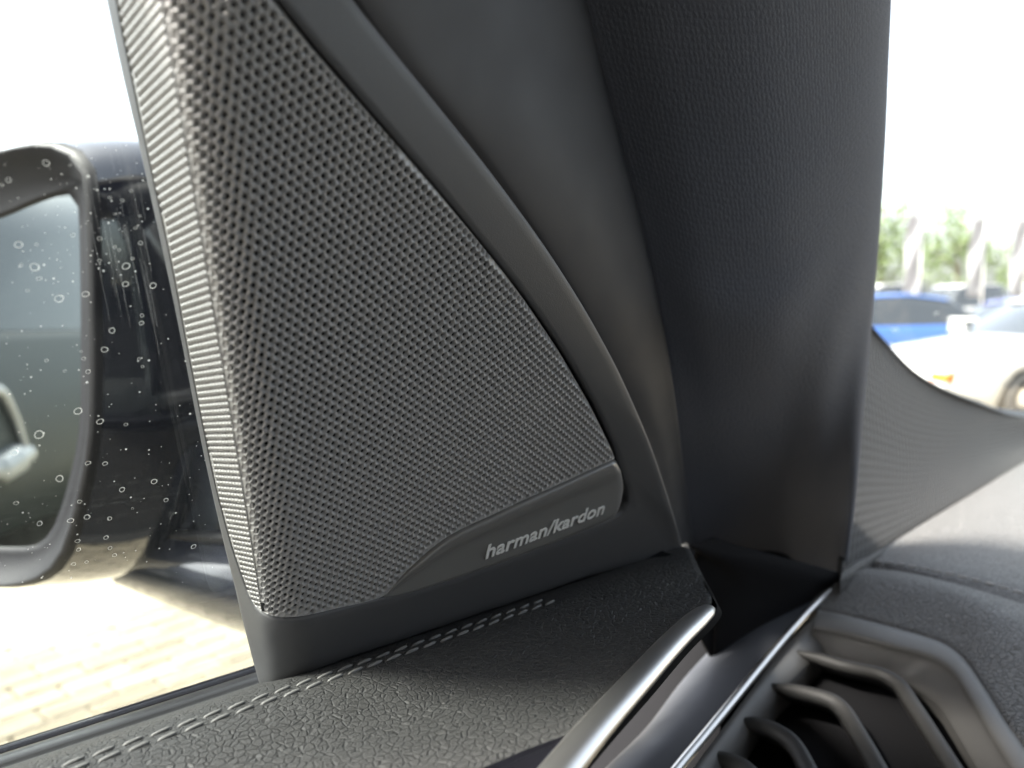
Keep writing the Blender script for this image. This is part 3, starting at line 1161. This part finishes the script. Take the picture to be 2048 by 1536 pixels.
# inner side wall beside the chrome strip
wa = cr([onv(x, y, .001) for x, y in [(1640, 1222), (1600, 1262), (1556, 1306), (1470, 1423), (1398, 1520), (1340, 1600)]], 50)
wb = cr([onv(x, y, -.006) for x, y in [(1660, 1240), (1650, 1290), (1608, 1336), (1540, 1404), (1470, 1500), (1390, 1610)]], 50)
G = np.stack([wa - vn * .01, wa, wa * .6 + wb * .4 + vn * .0006, wb, wb - vn * .004 + L * .0, wb - vn * .04])
gridmesh('side_wall', G, M['vent'], vent, flip=orient(G))
# flat black sheet standing for the shade behind the louvres
G = np.stack([np.array([onv(x, y, -.018) for x in np.linspace(1440, 2050, 12)]) for y in (1310, 1450, 1700)])
gridmesh('duct_shade', G, M['black'], vent, flip=orient(G))


def vane(pts, h0, th, depth, name='vane'):
    e = cr([onv(x, y, h0) for x, y in pts], 60)
    rows = []
    sec = [(.5, depth), (.5, .0035), (.42, .0012), (.22, .0002), (0, 0), (-.22, .0002), (-.42, .0012), (-.5, .0035), (-.5, depth)]
    for i in range(len(e)):
        t = e[min(i + 1, len(e) - 1)] - e[max(i - 1, 0)]
        t /= np.linalg.norm(t)
        w = np.cross(t, vn)
        k = min(1, .35 + i / 14)
        vd = e[i] - CAM
        vd = vd / np.linalg.norm(vd)
        dd = vd * .86 - vn * .14
        dd /= np.linalg.norm(dd)
        w = np.cross(t, dd)
        w /= np.linalg.norm(w)
        rows.append([e[i] + w * a * th * k + dd * b for a, b in sec])
    G = np.array(rows)
    return gridmesh(name, G, M['vane'], vent, flip=orient(G))


vane(v0, -.002, .0065, .022)
vane([(1519, 1368), (1568, 1378), (1606, 1385), (1643, 1394), (1668, 1403), (1688, 1420), (1702, 1440), (1716, 1464), (1742, 1508), (1770, 1560), (1800, 1620)], -.003, .0072, .022)
vane([(1463, 1441), (1500, 1446), (1530, 1453), (1556, 1464), (1578, 1478), (1594, 1496), (1608, 1520), (1628, 1560), (1650, 1610)], -.003, .0072, .022)
vane([(1405, 1512), (1440, 1518), (1470, 1526), (1492, 1538), (1508, 1556), (1525, 1590)], -.003, .0072, .022)
# chrome side strip and satin panel
st = cr([onv(x, y, .004) for x, y in [(1684, 1166), (1640, 1200), (1585, 1258), (1520, 1335), (1455, 1415), (1400, 1482), (1352, 1540), (1290, 1620)]], 60)
tube('chrome_strip', st, np.interp(np.linspace(0, 1, 60), [0, .03, .5, 1], [.0010, .0015, .0019, .0020]), M['chrome'], vent, n=12)
sa = cr([onv(x, y, .002) for x, y in [(1690, 1164), (1640, 1204), (1580, 1262), (1514, 1340), (1450, 1420), (1394, 1488), (1346, 1545), (1284, 1625)]], 50)
sb = cr([P(*p) for p in [(1600, 1150, .47), (1530, 1200, .44), (1450, 1270, .40), (1372, 1352, .37), (1295, 1452, .335), (1210, 1536, .305), (1160, 1590, .29), (1110, 1650, .275)]], 50)
smid = (sa + sb) / 2 + vn * .004
G = loft([sa, smid, sb, sb - vn * .012 + L * .002], 60, 30)
gridmesh('satin_panel', G, M['satin'], vent, flip=orient(G), solid=.002)

# ================================================================== WINDSCREEN
wind = empty('windscreen', cb[25], 'clear curved windscreen with a black edge beside the pillar', 'windscreen')
ft = cr([P(*p) for p in [(1690, 622, .66), (1750, 672, .68), (1808, 727, .70), (1878, 771, .745), (1956, 801, .81), (2048, 822, .90), (2300, 828, 1.2)]], 50)
fb = cr([P(*p) for p in [(1690, 680, .66), (1742, 720, .68), (1798, 775, .70), (1868, 815, .745), (1950, 845, .81), (2048, 865, .90), (2300, 870, 1.2)]], 50)
G = np.stack([ft, fb])
gridmesh('black_border', G, M['frit'], wind, flip=orient(G), solid=.002)
top = np.array([car(.10 + k * .10 / 49, .10 - k * 1.1 / 49, .36) for k in range(50)])
G = np.stack([fb, ft, (ft + top) / 2 + F * .03 + Z * .03, top])
G = loft([g + F * .006 for g in G], 50, 20)
gridmesh('pane', G, M['shield'], wind)

# ================================================================== DOOR MIRROR (outside the glass)
mir = empty('door_mirror', P(330, 1150, .40), 'glossy black door mirror seen through the side window', 'door mirror')
nm = -F * .90 - L * .42 + Z * .02
nm /= np.linalg.norm(nm)
MO = P(160, 700, .43)
onm = lambda x, y, h=0.0: onplane(x, y, MO + nm * h, nm)
g_out = [(0, 436), (60, 411), (110, 393), (140, 388), (157, 402), (162, 500), (164, 650), (164, 800), (158, 880), (141, 960), (116, 1040), (95, 1075), (66, 1092), (0, 1094),
         (-140, 1085), (-270, 1050), (-350, 960), (-390, 820), (-380, 680), (-320, 570), (-160, 490)]
r_out = [(0, 303), (60, 291), (110, 296), (145, 318), (166, 360), (174, 480), (177, 650), (178, 800), (172, 900), (152, 1000), (127, 1090), (98, 1138), (52, 1164), (-20, 1172),
         (-190, 1165), (-340, 1120), (-440, 1010), (-490, 840), (-480, 660), (-400, 500), (-190, 350)]


def closed_cr(pts, n):
    p = list(pts)
    q = cr(p[-3:] + p + p[:3], n * 4)
    k0, k1 = n * 4 * 3 // (len(p) + 6), n * 4 * (len(p) + 3) // (len(p) + 6)
    d = np.linalg.norm(q - p[0], axis=1)
    a = int(np.argmin(d[:len(q) // 3]))
    b = len(q) // 2 + int(np.argmin(d[len(q) // 2:]))
    q = q[a:b]
    return cr(q, n + 1)[:-1]


gp = closed_cr([onm(*p) for p in g_out], 72)
rp = closed_cr([onm(x, y, .012) for x, y in r_out], 72)
cg = gp.mean(0)
# glass: slightly convex disc
rows = [gp * (1 - w) + cg * w + nm * .002 * (1 - (1 - w) ** 2) for w in (0, .3, .6, .9, .995)]
G = np.stack(rows)
gridmesh('mirror_glass', G, M['mirror'], mir, closed=True, flip=orient(G))
# recess and rim
cgr = rp.mean(0)
exp = lambda k, sh, q=rp, c=cgr: c + (q - c) * k + F * sh * 1.28
g2 = gp + (gp - cg) * .035
G = np.stack([gp - nm * .004, gp + nm * .0008, g2 + nm * .0010, g2 * .6 + rp * .4 - nm * .0020, g2 * .2 + rp * .8 - nm * .0010, rp * .96 + g2 * .04, rp, exp(1.012, .002), exp(1.02, .006)])
gridmesh('glass_surround', G, M['mirror_black'], mir, closed=True, flip=orient(G))
G = np.stack([exp(1.018, .004), exp(1.035, .012), exp(1.06, .03), exp(1.05, .055), exp(1.0, .085), exp(.88, .115), exp(.66, .14), exp(.35, .155), exp(.02, .16)])
Gs = np.stack([cr(G[:, j], 40) for j in range(G.shape[1])], 1)
gridmesh('mirror_housing', Gs, M['paint_black'], mir, closed=True, flip=orient(Gs))
# foot that carries the mirror to the door
fp = cr([P(215, 1075, .53), P(300, 1105, .50), P(400, 1132, .475), P(500, 1160, .455), P(640, 1190, .43)], 24)
tube('mirror_foot', fp, np.interp(np.linspace(0, 1, 24), [0, .2, 1], [.020, .026, .032]), M['paint_black'], mir, n=24, flat=1.0)
tr = cr([P(225, 1085, .50), P(300, 1073, .475), P(380, 1073, .456), P(470, 1077, .438), P(560, 1080, .42)], 16)
tube('trim_ridge', tr, .0035, M['mirror_black'], mir, n=10)

# ================================================================== GROUND AND PAVERS
def paver_mat(name):
    m, b, t = pbr(name, (.42, .38, .30), .85)
    tc = t.n('ShaderNodeTexCoord')
    oi = t.n('ShaderNodeObjectInfo')
    nz = t.n('ShaderNodeTexNoise', i_Scale=9.0, i_Detail=6.0)
    t.l(tc.outputs['Object'], nz.inputs['Vector'])
    ad = t.n('ShaderNodeMath', operation='MULTIPLY_ADD')
    ad.inputs[1].default_value = .35
    t.l(oi.outputs['Random'], ad.inputs[0])
    t.l(nz.outputs['Fac'], ad.inputs[2])
    cp = t.n('ShaderNodeValToRGB')
    cp.color_ramp.elements[0].position = .3
    cp.color_ramp.elements[0].color = (.21, .18, .13, 1)
    cp.color_ramp.elements[1].position = .95
    cp.color_ramp.elements[1].color = (.36, .315, .235, 1)
    t.l(ad.outputs[0], cp.inputs[0])
    t.l(cp.outputs[0], b.inputs['Base Color'])
    n2 = t.n('ShaderNodeTexNoise', i_Scale=220.0, i_Detail=3.0)
    t.l(tc.outputs['Object'], n2.inputs['Vector'])
    bp = t.n('ShaderNodeBump', i_Strength=.5, i_Distance=.003)
    t.l(n2.outputs['Fac'], bp.inputs['Height'])
    t.l(bp.outputs[0], b.inputs['Normal'])
    return m


M['paver'] = paver_mat('beige concrete')


def sheet_mat():
    m, b, t = pbr('paving beyond', (.4, .36, .28), .9)
    tc = t.n('ShaderNodeTexCoord')
    mp = t.n('ShaderNodeMapping')
    mp.inputs['Rotation'].default_value = (0, 0, -R(53))
    t.l(tc.outputs['Object'], mp.inputs['Vector'])
    br = t.n('ShaderNodeTexBrick', i_Scale=1.0)
    br.inputs['Color1'].default_value = (.32, .28, .21, 1)
    br.inputs['Color2'].default_value = (.26, .225, .165, 1)
    br.inputs['Mortar'].default_value = (.055, .045, .03, 1)
    br.inputs['Mortar Size'].default_value = .009
    br.inputs['Brick Width'].default_value = .21
    br.inputs['Row Height'].default_value = .105
    t.l(mp.outputs[0], br.inputs['Vector'])
    t.l(br.outputs['Color'], b.inputs['Base Color'])
    return m


gm = mesh('ground', [(-300, -300, 0), (300, -300, 0), (300, 300, 0), (-300, 300, 0)], [(0, 1, 2, 3)], sheet_mat(), smooth=False)
kind(gm, 'structure')
gm['label'] = 'pale beige block paving of the car park'
HP = R(37)
a1 = np.array([math.sin(HP), math.cos(HP), 0]); a2 = np.array([-math.cos(HP), math.sin(HP), 0])
cand = []
for j in range(-20, 60):
    for i in range(-30, 40):
        c = a1 * (i + .5 * (j % 2)) * .21 + a2 * j * .105
        W = np.array([c[0], c[1], .008])
        if (W - CAM) @ fw < .5:
            continue
        x, y = pix(W)
        if -130 < x < 600 and 1110 < y < 1540:
            cand.append(((W - CAM) @ fw, W))
cand.sort(key=lambda q: q[0])
pm = []
for k in range(5):
    bm = bmesh.new()
    bmesh.ops.create_cube(bm, size=1)
    for v_ in bm.verts:
        v_.co = Vector((v_.co.x * .2015, v_.co.y * .0965, v_.co.z * .03))
    bmesh.ops.bevel(bm, geom=[e for e in bm.edges if any(v_.co.z > 0 for v_ in e.verts)], offset=.006, segments=1, affect='EDGES')
    for v_ in bm.verts:
        v_.co += Vector((random.gauss(0, .0008), random.gauss(0, .0008), random.gauss(0, .0004)))
    me = bpy.data.meshes.new('paver')
    bm.to_mesh(me); bm.free()
    me.materials.append(M['paver'])
    pm.append(me)
for k, (d, W) in enumerate(cand[:300]):
    o = bpy.data.objects.new('paver', pm[k % 5])
    o.parent = gm
    o.location = (W[0] + random.gauss(0, .0008), W[1] + random.gauss(0, .0008), .004 + random.gauss(0, .0012))
    o.rotation_euler = (random.gauss(0, .006), random.gauss(0, .006), math.pi / 2 - HP + random.gauss(0, .006))
    col.objects.link(o)

# ================================================================== PARKED VEHICLES
def paint(name, c):
    return pbr(name, c, .25, coat=1.0)[0]


M['tyre'] = pbr('tyre', (.02, .02, .02), .8)[0]
M['rim'] = pbr('alloy', (.6, .6, .6), .3, metal=.9)[0]
M['car_glass'] = pbr('dark car glass', (.03, .035, .04), .05, coat=.5)[0]
M['lamp'] = pbr('lamp lens', (.55, .57, .6), .08, spec=.8)[0]
M['amber'] = pbr('amber lens', (.40, .10, .004), .3)[0]
M['red_lamp'] = pbr('red lens', (.5, .02, .02), .2)[0]
M['dark_trim'] = pbr('dark bumper trim', (.03, .03, .032), .6)[0]


def wheel(parent, x, y, r=.32):
    s_ = 1 if y > 0 else -1
    prof = [(.17, -.10), (.215, -.115), (r - .03, -.115), (r, -.085), (r, .085), (r - .03, .115), (.215, .11), (.2, .09)]
    n = 28
    G = np.array([[(x + rr * math.cos(a), y + s_ * w, r + rr * math.sin(a)) for a in np.arange(n) * 2 * math.pi / n] for rr, w in prof])
    w = gridmesh('wheel', G, M['tyre'], parent, closed=True, flip=s_ > 0)
    v = [(x, y + s_ * .075, r)]
    f = []
    for k in range(5):
        a = k * 2 * math.pi / 5
        b0 = len(v)
        for da, rr in ((-.28, .05), (.28, .05), (.12, .205), (-.12, .205)):
            v.append((x + rr * math.cos(a + da), y + s_ * .085, r + rr * math.sin(a + da)))
        for da, rr in ((-.28, .05), (.28, .05), (.12, .205), (-.12, .205)):
            v.append((x + rr * math.cos(a + da), y + s_ * .05, r + rr * math.sin(a + da)))
        f += [(b0, b0 + 1, b0 + 2, b0 + 3), (b0, b0 + 3, b0 + 7, b0 + 4), (b0 + 1, b0 + 5, b0 + 6, b0 + 2)]
    mesh('rim', v, f, M['rim'], w, smooth=False)


def carbody(name, label, cat, mat, loc, rotz, ln=4.4, wd=1.82, prof='hatch', group=None, amber=True):
    e = empty(name, loc, label, cat, group, rotz)
    e['local_parts'] = True
    h = ln / 2
    w = wd / 2
    if prof == 'van':
        zt = [(h, .55), (h - .04, .85), (h - .25, 1.05), (h - .75, 1.18), (h - 1.0, 1.25), (-h + .1, 1.28), (-h, 1.2)]
        gh = [(h - .85, 1.18), (h - 1.45, 2.0), (h - 1.8, 2.12), (-h + .12, 2.15), (-h + .02, 1.22)]
    else:
        zt = [(h, .50), (h - .03, .62), (h - .12, .72), (h - .35, .80), (h - .8, .88), (h - 1.25, .94), (h - 1.8, .97), (-h + .5, 1.0), (-h + .1, .98), (-h, .85)]
        gh = [(h - 1.15, .90), (h - 1.75, 1.28), (h - 2.15, 1.43), (h - 2.9, 1.46), (-h + .75, 1.38), (-h + .12, .98)]
    xs_ = np.concatenate([np.linspace(h, h - .5, 8), np.linspace(h - .6, -h + .3, 22), np.linspace(-h + .2, -h, 4)])
    zx = np.array(sorted(zt))
    rows = []
    for x in xs_:
        top = np.interp(x, zx[:, 0], zx[:, 1])
        ed = min(h - x, x + h)
        k = 1 - .22 * max(0, 1 - ed / .55) ** 2
        ww = w * k
        zb = .22 + .10 * max(0, 1 - ed / .4)
        arch = 0
        for xa in (h - .85, -h + .8):
            q = .37 ** 2 - (x - xa) ** 2
            if q > 0:
                arch = max(arch, .30 + math.sqrt(q))
        lo = max(zb, min(arch, top - .15))
        sh = top - .10
        half = [(ww * .90, lo), (ww * .985, lo + .02), (ww, max(lo + .03, .55)), (ww * .985, max(sh, lo + .05)), (ww * .90, top - .03), (ww * .62, top), (0, top + .012)]
        rows.append([(x, a, b) for a, b in half] + [(x, -a, b) for a, b in half[-2::-1]])
    G = np.array(rows)
    gridmesh('body', G, mat, e, flip=False)
    mesh('nose_panel', G[0], [tuple(range(len(G[0])))], mat, e)
    mesh('tail_panel', G[-1], [tuple(range(len(G[0])))[::-1]], mat, e)
    gx = np.array(sorted(gh))
    xs2 = np.linspace(gh[-1][0], gh[0][0], 30)
    rows = []
    for x in xs2:
        z1 = np.interp(x, gx[:, 0], gx[:, 1])
        z0 = np.interp(x, zx[:, 0], zx[:, 1]) - .05
        tw = w * (.94 - .20 * np.clip((z1 - z0) / .55, 0, 1))
        half = [(w * .93, z0), (w * .90 + (tw - w * .90) * .6, z0 + (z1 - z0) * .6), (tw, z1 - .05), (tw * .9, z1 - .01), (0, z1)]
        rows.append([(x, a, b) for a, b in half] + [(x, -a, b) for a, b in half[-2::-1]])
    G = np.array(rows)
    gridmesh('windows', G, M['car_glass'], e, flip=True)
    m_ = (xs2 > gh[-2][0]) & (xs2 < gh[1][0])
    Rf_ = G[m_][:, 2:7] * np.array([1, 1.006, 1]) + np.array([0, 0, .006])
    gridmesh('roof', Rf_, mat, e, flip=True, solid=.01)
    for s_ in (1, -1):
        wheel(e, h - .85, s_ * (w - .10))
        wheel(e, -h + .8, s_ * (w - .10))
        boxmesh('headlight', h - .30, h - .04, s_ * w * .48, s_ * w * .86, .60, .74, M['lamp'], e, bevel=.03)
        if amber:
            boxmesh('indicator', h - .12, h + .01, s_ * w * .56, s_ * w * .84, .50, .585, M['amber'], e, bevel=.02)
        boxmesh('tail_light', -h - .01, -h + .18, s_ * w * .55, s_ * w * .88, .74, .92, M['red_lamp'], e, bevel=.02)
        boxmesh('wing_mirror', h - 1.55, h - 1.38, s_ * (w - .02), s_ * (w + .18), .95, 1.08, mat, e, bevel=.03)
    boxmesh('air_intake', h - .10, h + .015, -w * .6, w * .6, .30, .42, M['dark_trim'], e, bevel=.02)
    return e


WHITE = paint('white paint', (.36, .36, .355))
BLUE = paint('blue paint', (.03, .085, .26))
NAVY = paint('navy paint', (.02, .025, .14))
RED = paint('red paint', (.5, .03, .03))
SILVER = paint('silver paint', (.42, .44, .44))


def gnd(x, d):
    W = P(x, 612, d)
    return (W[0], W[1], 0)


gx_, gy_, _ = gnd(1800, 8.0)
carbody('parked_car', 'white car nearest beyond the windscreen with an amber indicator', 'car', WHITE, (gx_ + 2.2, gy_ + .2, 0), math.pi + R(6))
gx_, gy_, _ = gnd(1800, 13.0)
carbody('parked_car', 'bright blue car parked behind the white car bonnet', 'car', BLUE, (gx_ - .9, gy_, 0), math.pi + R(10))
gx_, gy_, _ = gnd(1960, 17.0)
carbody('parked_car', 'dark navy car half hidden behind the white car', 'car', NAVY, (gx_ + .9, gy_, 0), math.pi + R(8))
gx_, gy_, _ = gnd(2030, 21.0)
carbody('parked_car', 'red car mostly hidden far behind the white car', 'car', RED, (gx_ + .8, gy_, 0), math.pi + R(8))
for x, d, lb in ((1745, 30, 'white van at the pillar end of the far row'), (1905, 30.5, 'white van in the middle of the far row'), (2060, 31, 'white van at the outer end of the far row')):
    gx_, gy_, _ = gnd(x, d)
    carbody('parked_van', lb, 'van', WHITE, (gx_, gy_, 0), math.pi + R(20), ln=3.9, wd=1.9, prof='van', group='white vans in the far row', amber=False)

# ================================================================== TREES AND FLAGS
M['bark'] = pbr('bark', (.10, .08, .06), .9)[0]
mleaf, bl, tl_ = pbr('leaves', (.07, .11, .035), .6)
bl.inputs['Subsurface Weight'].default_value = 0
oi = tl_.n('ShaderNodeTexCoord')
nz = tl_.n('ShaderNodeTexNoise', i_Scale=1.2, i_Detail=3.0)
tl_.l(oi.outputs['Object'], nz.inputs['Vector'])
cp = tl_.n('ShaderNodeValToRGB')
cp.color_ramp.elements[0].color = (.05, .09, .03, 1)
cp.color_ramp.elements[1].color = (.13, .17, .05, 1)
tl_.l(nz.outputs['Fac'], cp.inputs[0])
tl_.l(cp.outputs[0], bl.inputs['Base Color'])


def tree(x, d, hgt, rad, label):
    bx, by, _ = gnd(x, d)
    e = empty('tree', (bx, by, 0), label, 'tree', 'trees behind the parked vehicles')
    B = np.array([bx, by, 0.])
    tube('trunk', [B, B + Z * hgt * .25 + F * .05, B + Z * hgt * .5, B + Z * hgt * .8 + L * .1], [.16, .13, .09, .03], M['bark'], e, n=10)
    for k in range(5):
        a = k * 1.256
        b0 = B + Z * hgt * (.3 + .08 * k)
        tube('limb', [b0, b0 + np.array([math.cos(a), math.sin(a), .8]) * rad * .35, b0 + np.array([math.cos(a), math.sin(a), 1.0]) * rad * .7], [.07, .05, .02], M['bark'], e, n=6)
    v, f = [], []
    cl_ = [(rng.normal(0, 1, 3) * np.array([.45, .45, .5]) * rad + np.array([0, 0, hgt * .58]), rad * rng.uniform(.35, .6)) for _ in range(26)]
    for c, rr in cl_:
        c[2] = np.clip(c[2], hgt * .28, hgt - rr * .9)
        for _ in range(130):
            dr = rng.normal(0, 1, 3)
            dr /= np.linalg.norm(dr)
            p = B + c + dr * rr * rng.uniform(.6, 1.0)
            a = rng.normal(0, 1, 3); a /= np.linalg.norm(a)
            b = np.cross(a, dr + .01); b /= np.linalg.norm(b) + 1e-9
            sz = rng.uniform(.07, .15)
            k = len(v)
            v += [p - a * sz, p + b * sz * .6, p + a * sz, p - b * sz * .6]
            f.append((k, k + 1, k + 2, k + 3))
    mesh('crown', v, f, mleaf, e, smooth=False)


tree(1758, 42, 8.3, 2.7, 'green tree right beside the pillar edge')
tree(1912, 44, 7.4, 2.6, 'rounded green tree between the two white flags')
tree(2064, 46, 4.4, 1.9, 'low green tree at the edge beyond the flags')
M['cloth'] = dust_mat('flag cloth', (.42, .42, .44), 1.0)
M['pole'] = pbr('flag pole', (.6, .6, .6), .4, metal=.5)[0]
for k, (x, d, lb) in enumerate(((1836, 26, 'white banner flag nearest the pillar'), (1962, 27, 'white banner flag in front of the rounded tree'), (2046, 27, 'white banner flag farthest from the pillar'))):
    bx, by, _ = gnd(x, d)
    e = empty('banner_flag', (bx, by, 0), lb, 'flag', 'white banner flags')
    B = np.array([bx, by, 0.])
    H_ = 4.5
    tube('pole', [B, B + Z * 2.2, B + Z * H_], [.035, .03, .02], M['pole'], e, n=10)
    tube('arm', [B + Z * (H_ - .05), B + Z * (H_ - .02) - r_ * .55], [.02, .015], M['pole'], e, n=8)
    G = np.array([[B + Z * zz_ - r_ * (.03 + w_ * .52) + np.array([0, .06 * math.sin(zz_ * 3 + w_ * 4 + k), 0]) for w_ in np.linspace(0, 1, 8)] for zz_ in np.linspace(H_ - .08, 1.6, 24)])
    gridmesh('banner', G, M['cloth'], e, solid=.004)

# ================================================================== CABIN SHELL (out of view: roof and lower body that shade the trim)
def shell(name, c, mat, label):
    v = np.array([car(*p) for p in c])
    o = mesh(name, v, [(0, 1, 2, 3)], mat, smooth=False)
    md = o.modifiers.new('thickness', 'SOLIDIFY'); md.thickness = .02; md.offset = 0
    kind(o, 'structure')
    o['label'] = label
    return o


shell('ceiling', [(.40, .15, .32), (.50, -1.4, .34), (-2.2, -1.3, .37), (-2.2, .15, .37)], M['head'], 'grey cloth car headliner overhead')
shell('floor', [(.9, .2, -.85), (.9, -1.4, -.85), (-2.2, -1.4, -.85), (-2.2, .2, -.85)], M['tub'], 'dark car floor below the seats')
shell('wall_right', [(.9, -1.4, -.85), (.9, -1.4, .0), (-2.2, -1.4, .0), (-2.2, -1.4, -.85)], M['tub'], 'dark far side door lining')
shell('wall_back', [(-2.2, -1.4, -.85), (-2.0, -1.4, .06), (-2.0, .2, .06), (-2.2, .2, -.85)], M['tub'], 'dark rear seat backs')
shell('wall_left', [(.30, .075, -.85), (.30, .075, -.24), (-2.2, .075, -.24), (-2.2, .075, -.85)], M['tub'], 'dark lower door lining')
shell('wall_left_rear', [(-.62, .17, -.24), (-.62, .10, .36), (-2.2, .10, .36), (-2.2, .17, -.24)], M['tub'], 'dark centre pillar and rear door lining')  # unseen; closed up to the roof to cut light from the rear left
shell('wall_front', [(.5, .2, -.85), (.5, .2, -.30), (.5, -1.4, -.30), (.5, -1.4, -.85)], M['tub'], 'dark footwell bulkhead')


def dashbox(name, s0, s1, l0, l1, z0, z1, bev):
    Mx = Matrix((tuple(F), tuple(L), tuple(Z))).transposed().to_4x4()
    return boxmesh(name, s0, s1, l0, l1, z0, z1, M['tub'], dash, M=Matrix.Translation(Vector(CAM)) @ Mx, bevel=bev)


dashbox('dash_body', .36, .95, -1.4, -.17, -.55, -.135, .03)  # unseen dash mass, added to block low light from the windscreen
dashbox('instrument_hood', .22, .60, -.66, -.14, -.30, .06, .04)  # out of view, placed and sized to shade the lower trim


def seat(label, l0, l1, s0, ztop):  # out of view; added to cut light from the right and rear
    """front seat beside and behind the camera: cushion, backrest, headrest"""
    e = empty('front_seat', car(s0 + .3, (l0 + l1) / 2, -.85), label, 'seat', 'front seats of the car')
    Mx = Matrix.Translation(Vector(CAM)) @ Matrix((tuple(F), tuple(L), tuple(Z))).transposed().to_4x4()
    boxmesh('cushion', s0, s0 + .5, l0, l1, -.72, -.50, M['tub'], e, M=Mx, bevel=.05)
    boxmesh('backrest', s0 - .16, s0 + .02, l0 + .02, l1 - .02, -.52, ztop - .16, M['tub'], e, M=Mx, bevel=.06)
    m_ = (l0 + l1) / 2
    boxmesh('headrest', s0 - .14, s0 - .02, m_ - .14, m_ + .14, ztop - .15, ztop, M['tub'], e, M=Mx, bevel=.05)


seat('unseen dark driver seat beside the leather door ledge', -.62, -.08, -.42, .26)
seat('unseen dark passenger seat across the cabin', -1.30, -.76, -.42, .26)


def steering_wheel():  # unseen, put in to hold back low light from the right
    e = empty('steering_wheel', car(.22, -.38, -.16), 'unseen black steering wheel in front of the driver seat', 'steering wheel')
    ax = F * .88 - Z * .47
    a = L
    b = np.cross(ax, a)
    c = car(.14, -.38, -.10)
    ring = np.array([c + .185 * (math.cos(q) * a + math.sin(q) * b) for q in np.linspace(0, 2 * math.pi, 49)])
    tube('wheel_rim', ring, .016, M['tub'], e, n=10, cap=False)
    tube('hub', [c + ax * .0, c + ax * .05], [.085, .07], M['tub'], e, n=20)
    for q in (0, math.pi, math.pi * 1.5):
        d_ = math.cos(q) * a + math.sin(q) * b
        tube('spoke', [c + d_ * .06, c + d_ * .18], [.03, .022], M['tub'], e, n=10)
    tube('column', [c + ax * .04, c + ax * .30], [.05, .06], M['tub'], e, n=14)


steering_wheel()

# ================================================================== NEIGHBOURING VAN (seen in the door mirror)
M['teal'] = pbr('grey van paint', (.030, .037, .036), .5, coat=0)[0]
LV = 2.4
van = carbody('parked_van', 'grey van close alongside, reflected in the door mirror', 'van', M['teal'], tuple(car(-3.15, LV + 1.0, -1.25)), math.pi / 2 - HD, ln=5.0, wd=2.0, prof='van', amber=False)


def in_mirror(x, y):
    """where the view through this pixel lands on the van's side after the mirror"""
    p = onm(x, y)
    d = ray(x, y)
    d = d - 2 * (d @ nm) * nm
    k = (LV - .02 - (p - CAM) @ L) / (d @ L)
    return p + d * k


mp_ = [(8, 960), (-4, 880), (8, 820), (32, 782), (60, 788), (88, 835), (108, 890), (118, 930)]
ringp = cr([in_mirror(*p) for p in mp_], 30)
Minv = Matrix.Translation(van.location) @ Matrix.Rotation(math.pi / 2 - HD, 4, 'Z')
for nm_, pts_, rad_ in (('mirror_arm', ringp, np.linspace(.032, .020, 30)), ('mirror_cap', cr([in_mirror(*p) for p in [(0, 960), (45, 950), (85, 930), (118, 915)]], 16), np.array([.06] * 4 + [.08] * 8 + [.05] * 4))):
    o = tube(nm_, pts_, rad_, WHITE, None, n=12)
    o.parent = van
    o.matrix_parent_inverse = Minv.inverted()

# drops on the windscreen, seen out of focus against the parked cars
dg_ = bpy.context.evaluated_depsgraph_get()
for k, (x, y, rp) in enumerate([(1790, 660, 5), (1866, 520, 4), (1896, 583, 4.5), (1872, 626, 4.5), (1783, 690, 4), (1945, 796, 4), (1775, 480, 3.5), (1852, 552, 3.5)]):
    q_ = ray(x, y)
    hit = None
    for nm_ in [c for c in wind.children if c.name.startswith('pane')]:
        mi_ = nm_.matrix_world.inverted()
        ok_, loc_, nor_, _i = nm_.ray_cast(mi_ @ Vector(CAM), (mi_.to_3x3() @ Vector(q_)).normalized())
        if ok_:
            hit = (nm_.matrix_world @ loc_, nor_)
    if hit is None:
        continue
    d = (np.array(hit[0]) - CAM) @ fw
    rad = rp * d / FPX
    nv_ = hit[1].normalized()
    if nv_.dot(Vector(CAM) - hit[0]) < 0:
        nv_ = -nv_
    o = bpy.data.objects.new('water_drop', DM[k % 4])
    o.matrix_world = Matrix.Translation(hit[0] + nv_ * .0004) @ nv_.to_track_quat('Z', 'Y').to_matrix().to_4x4() @ Matrix.Diagonal((rad, rad, rad, 1))
    col.objects.link(o)
    tag(o, 'blurred bright water drop on the windscreen in front of the parked cars', 'water drop', 'water drops on the windscreen')
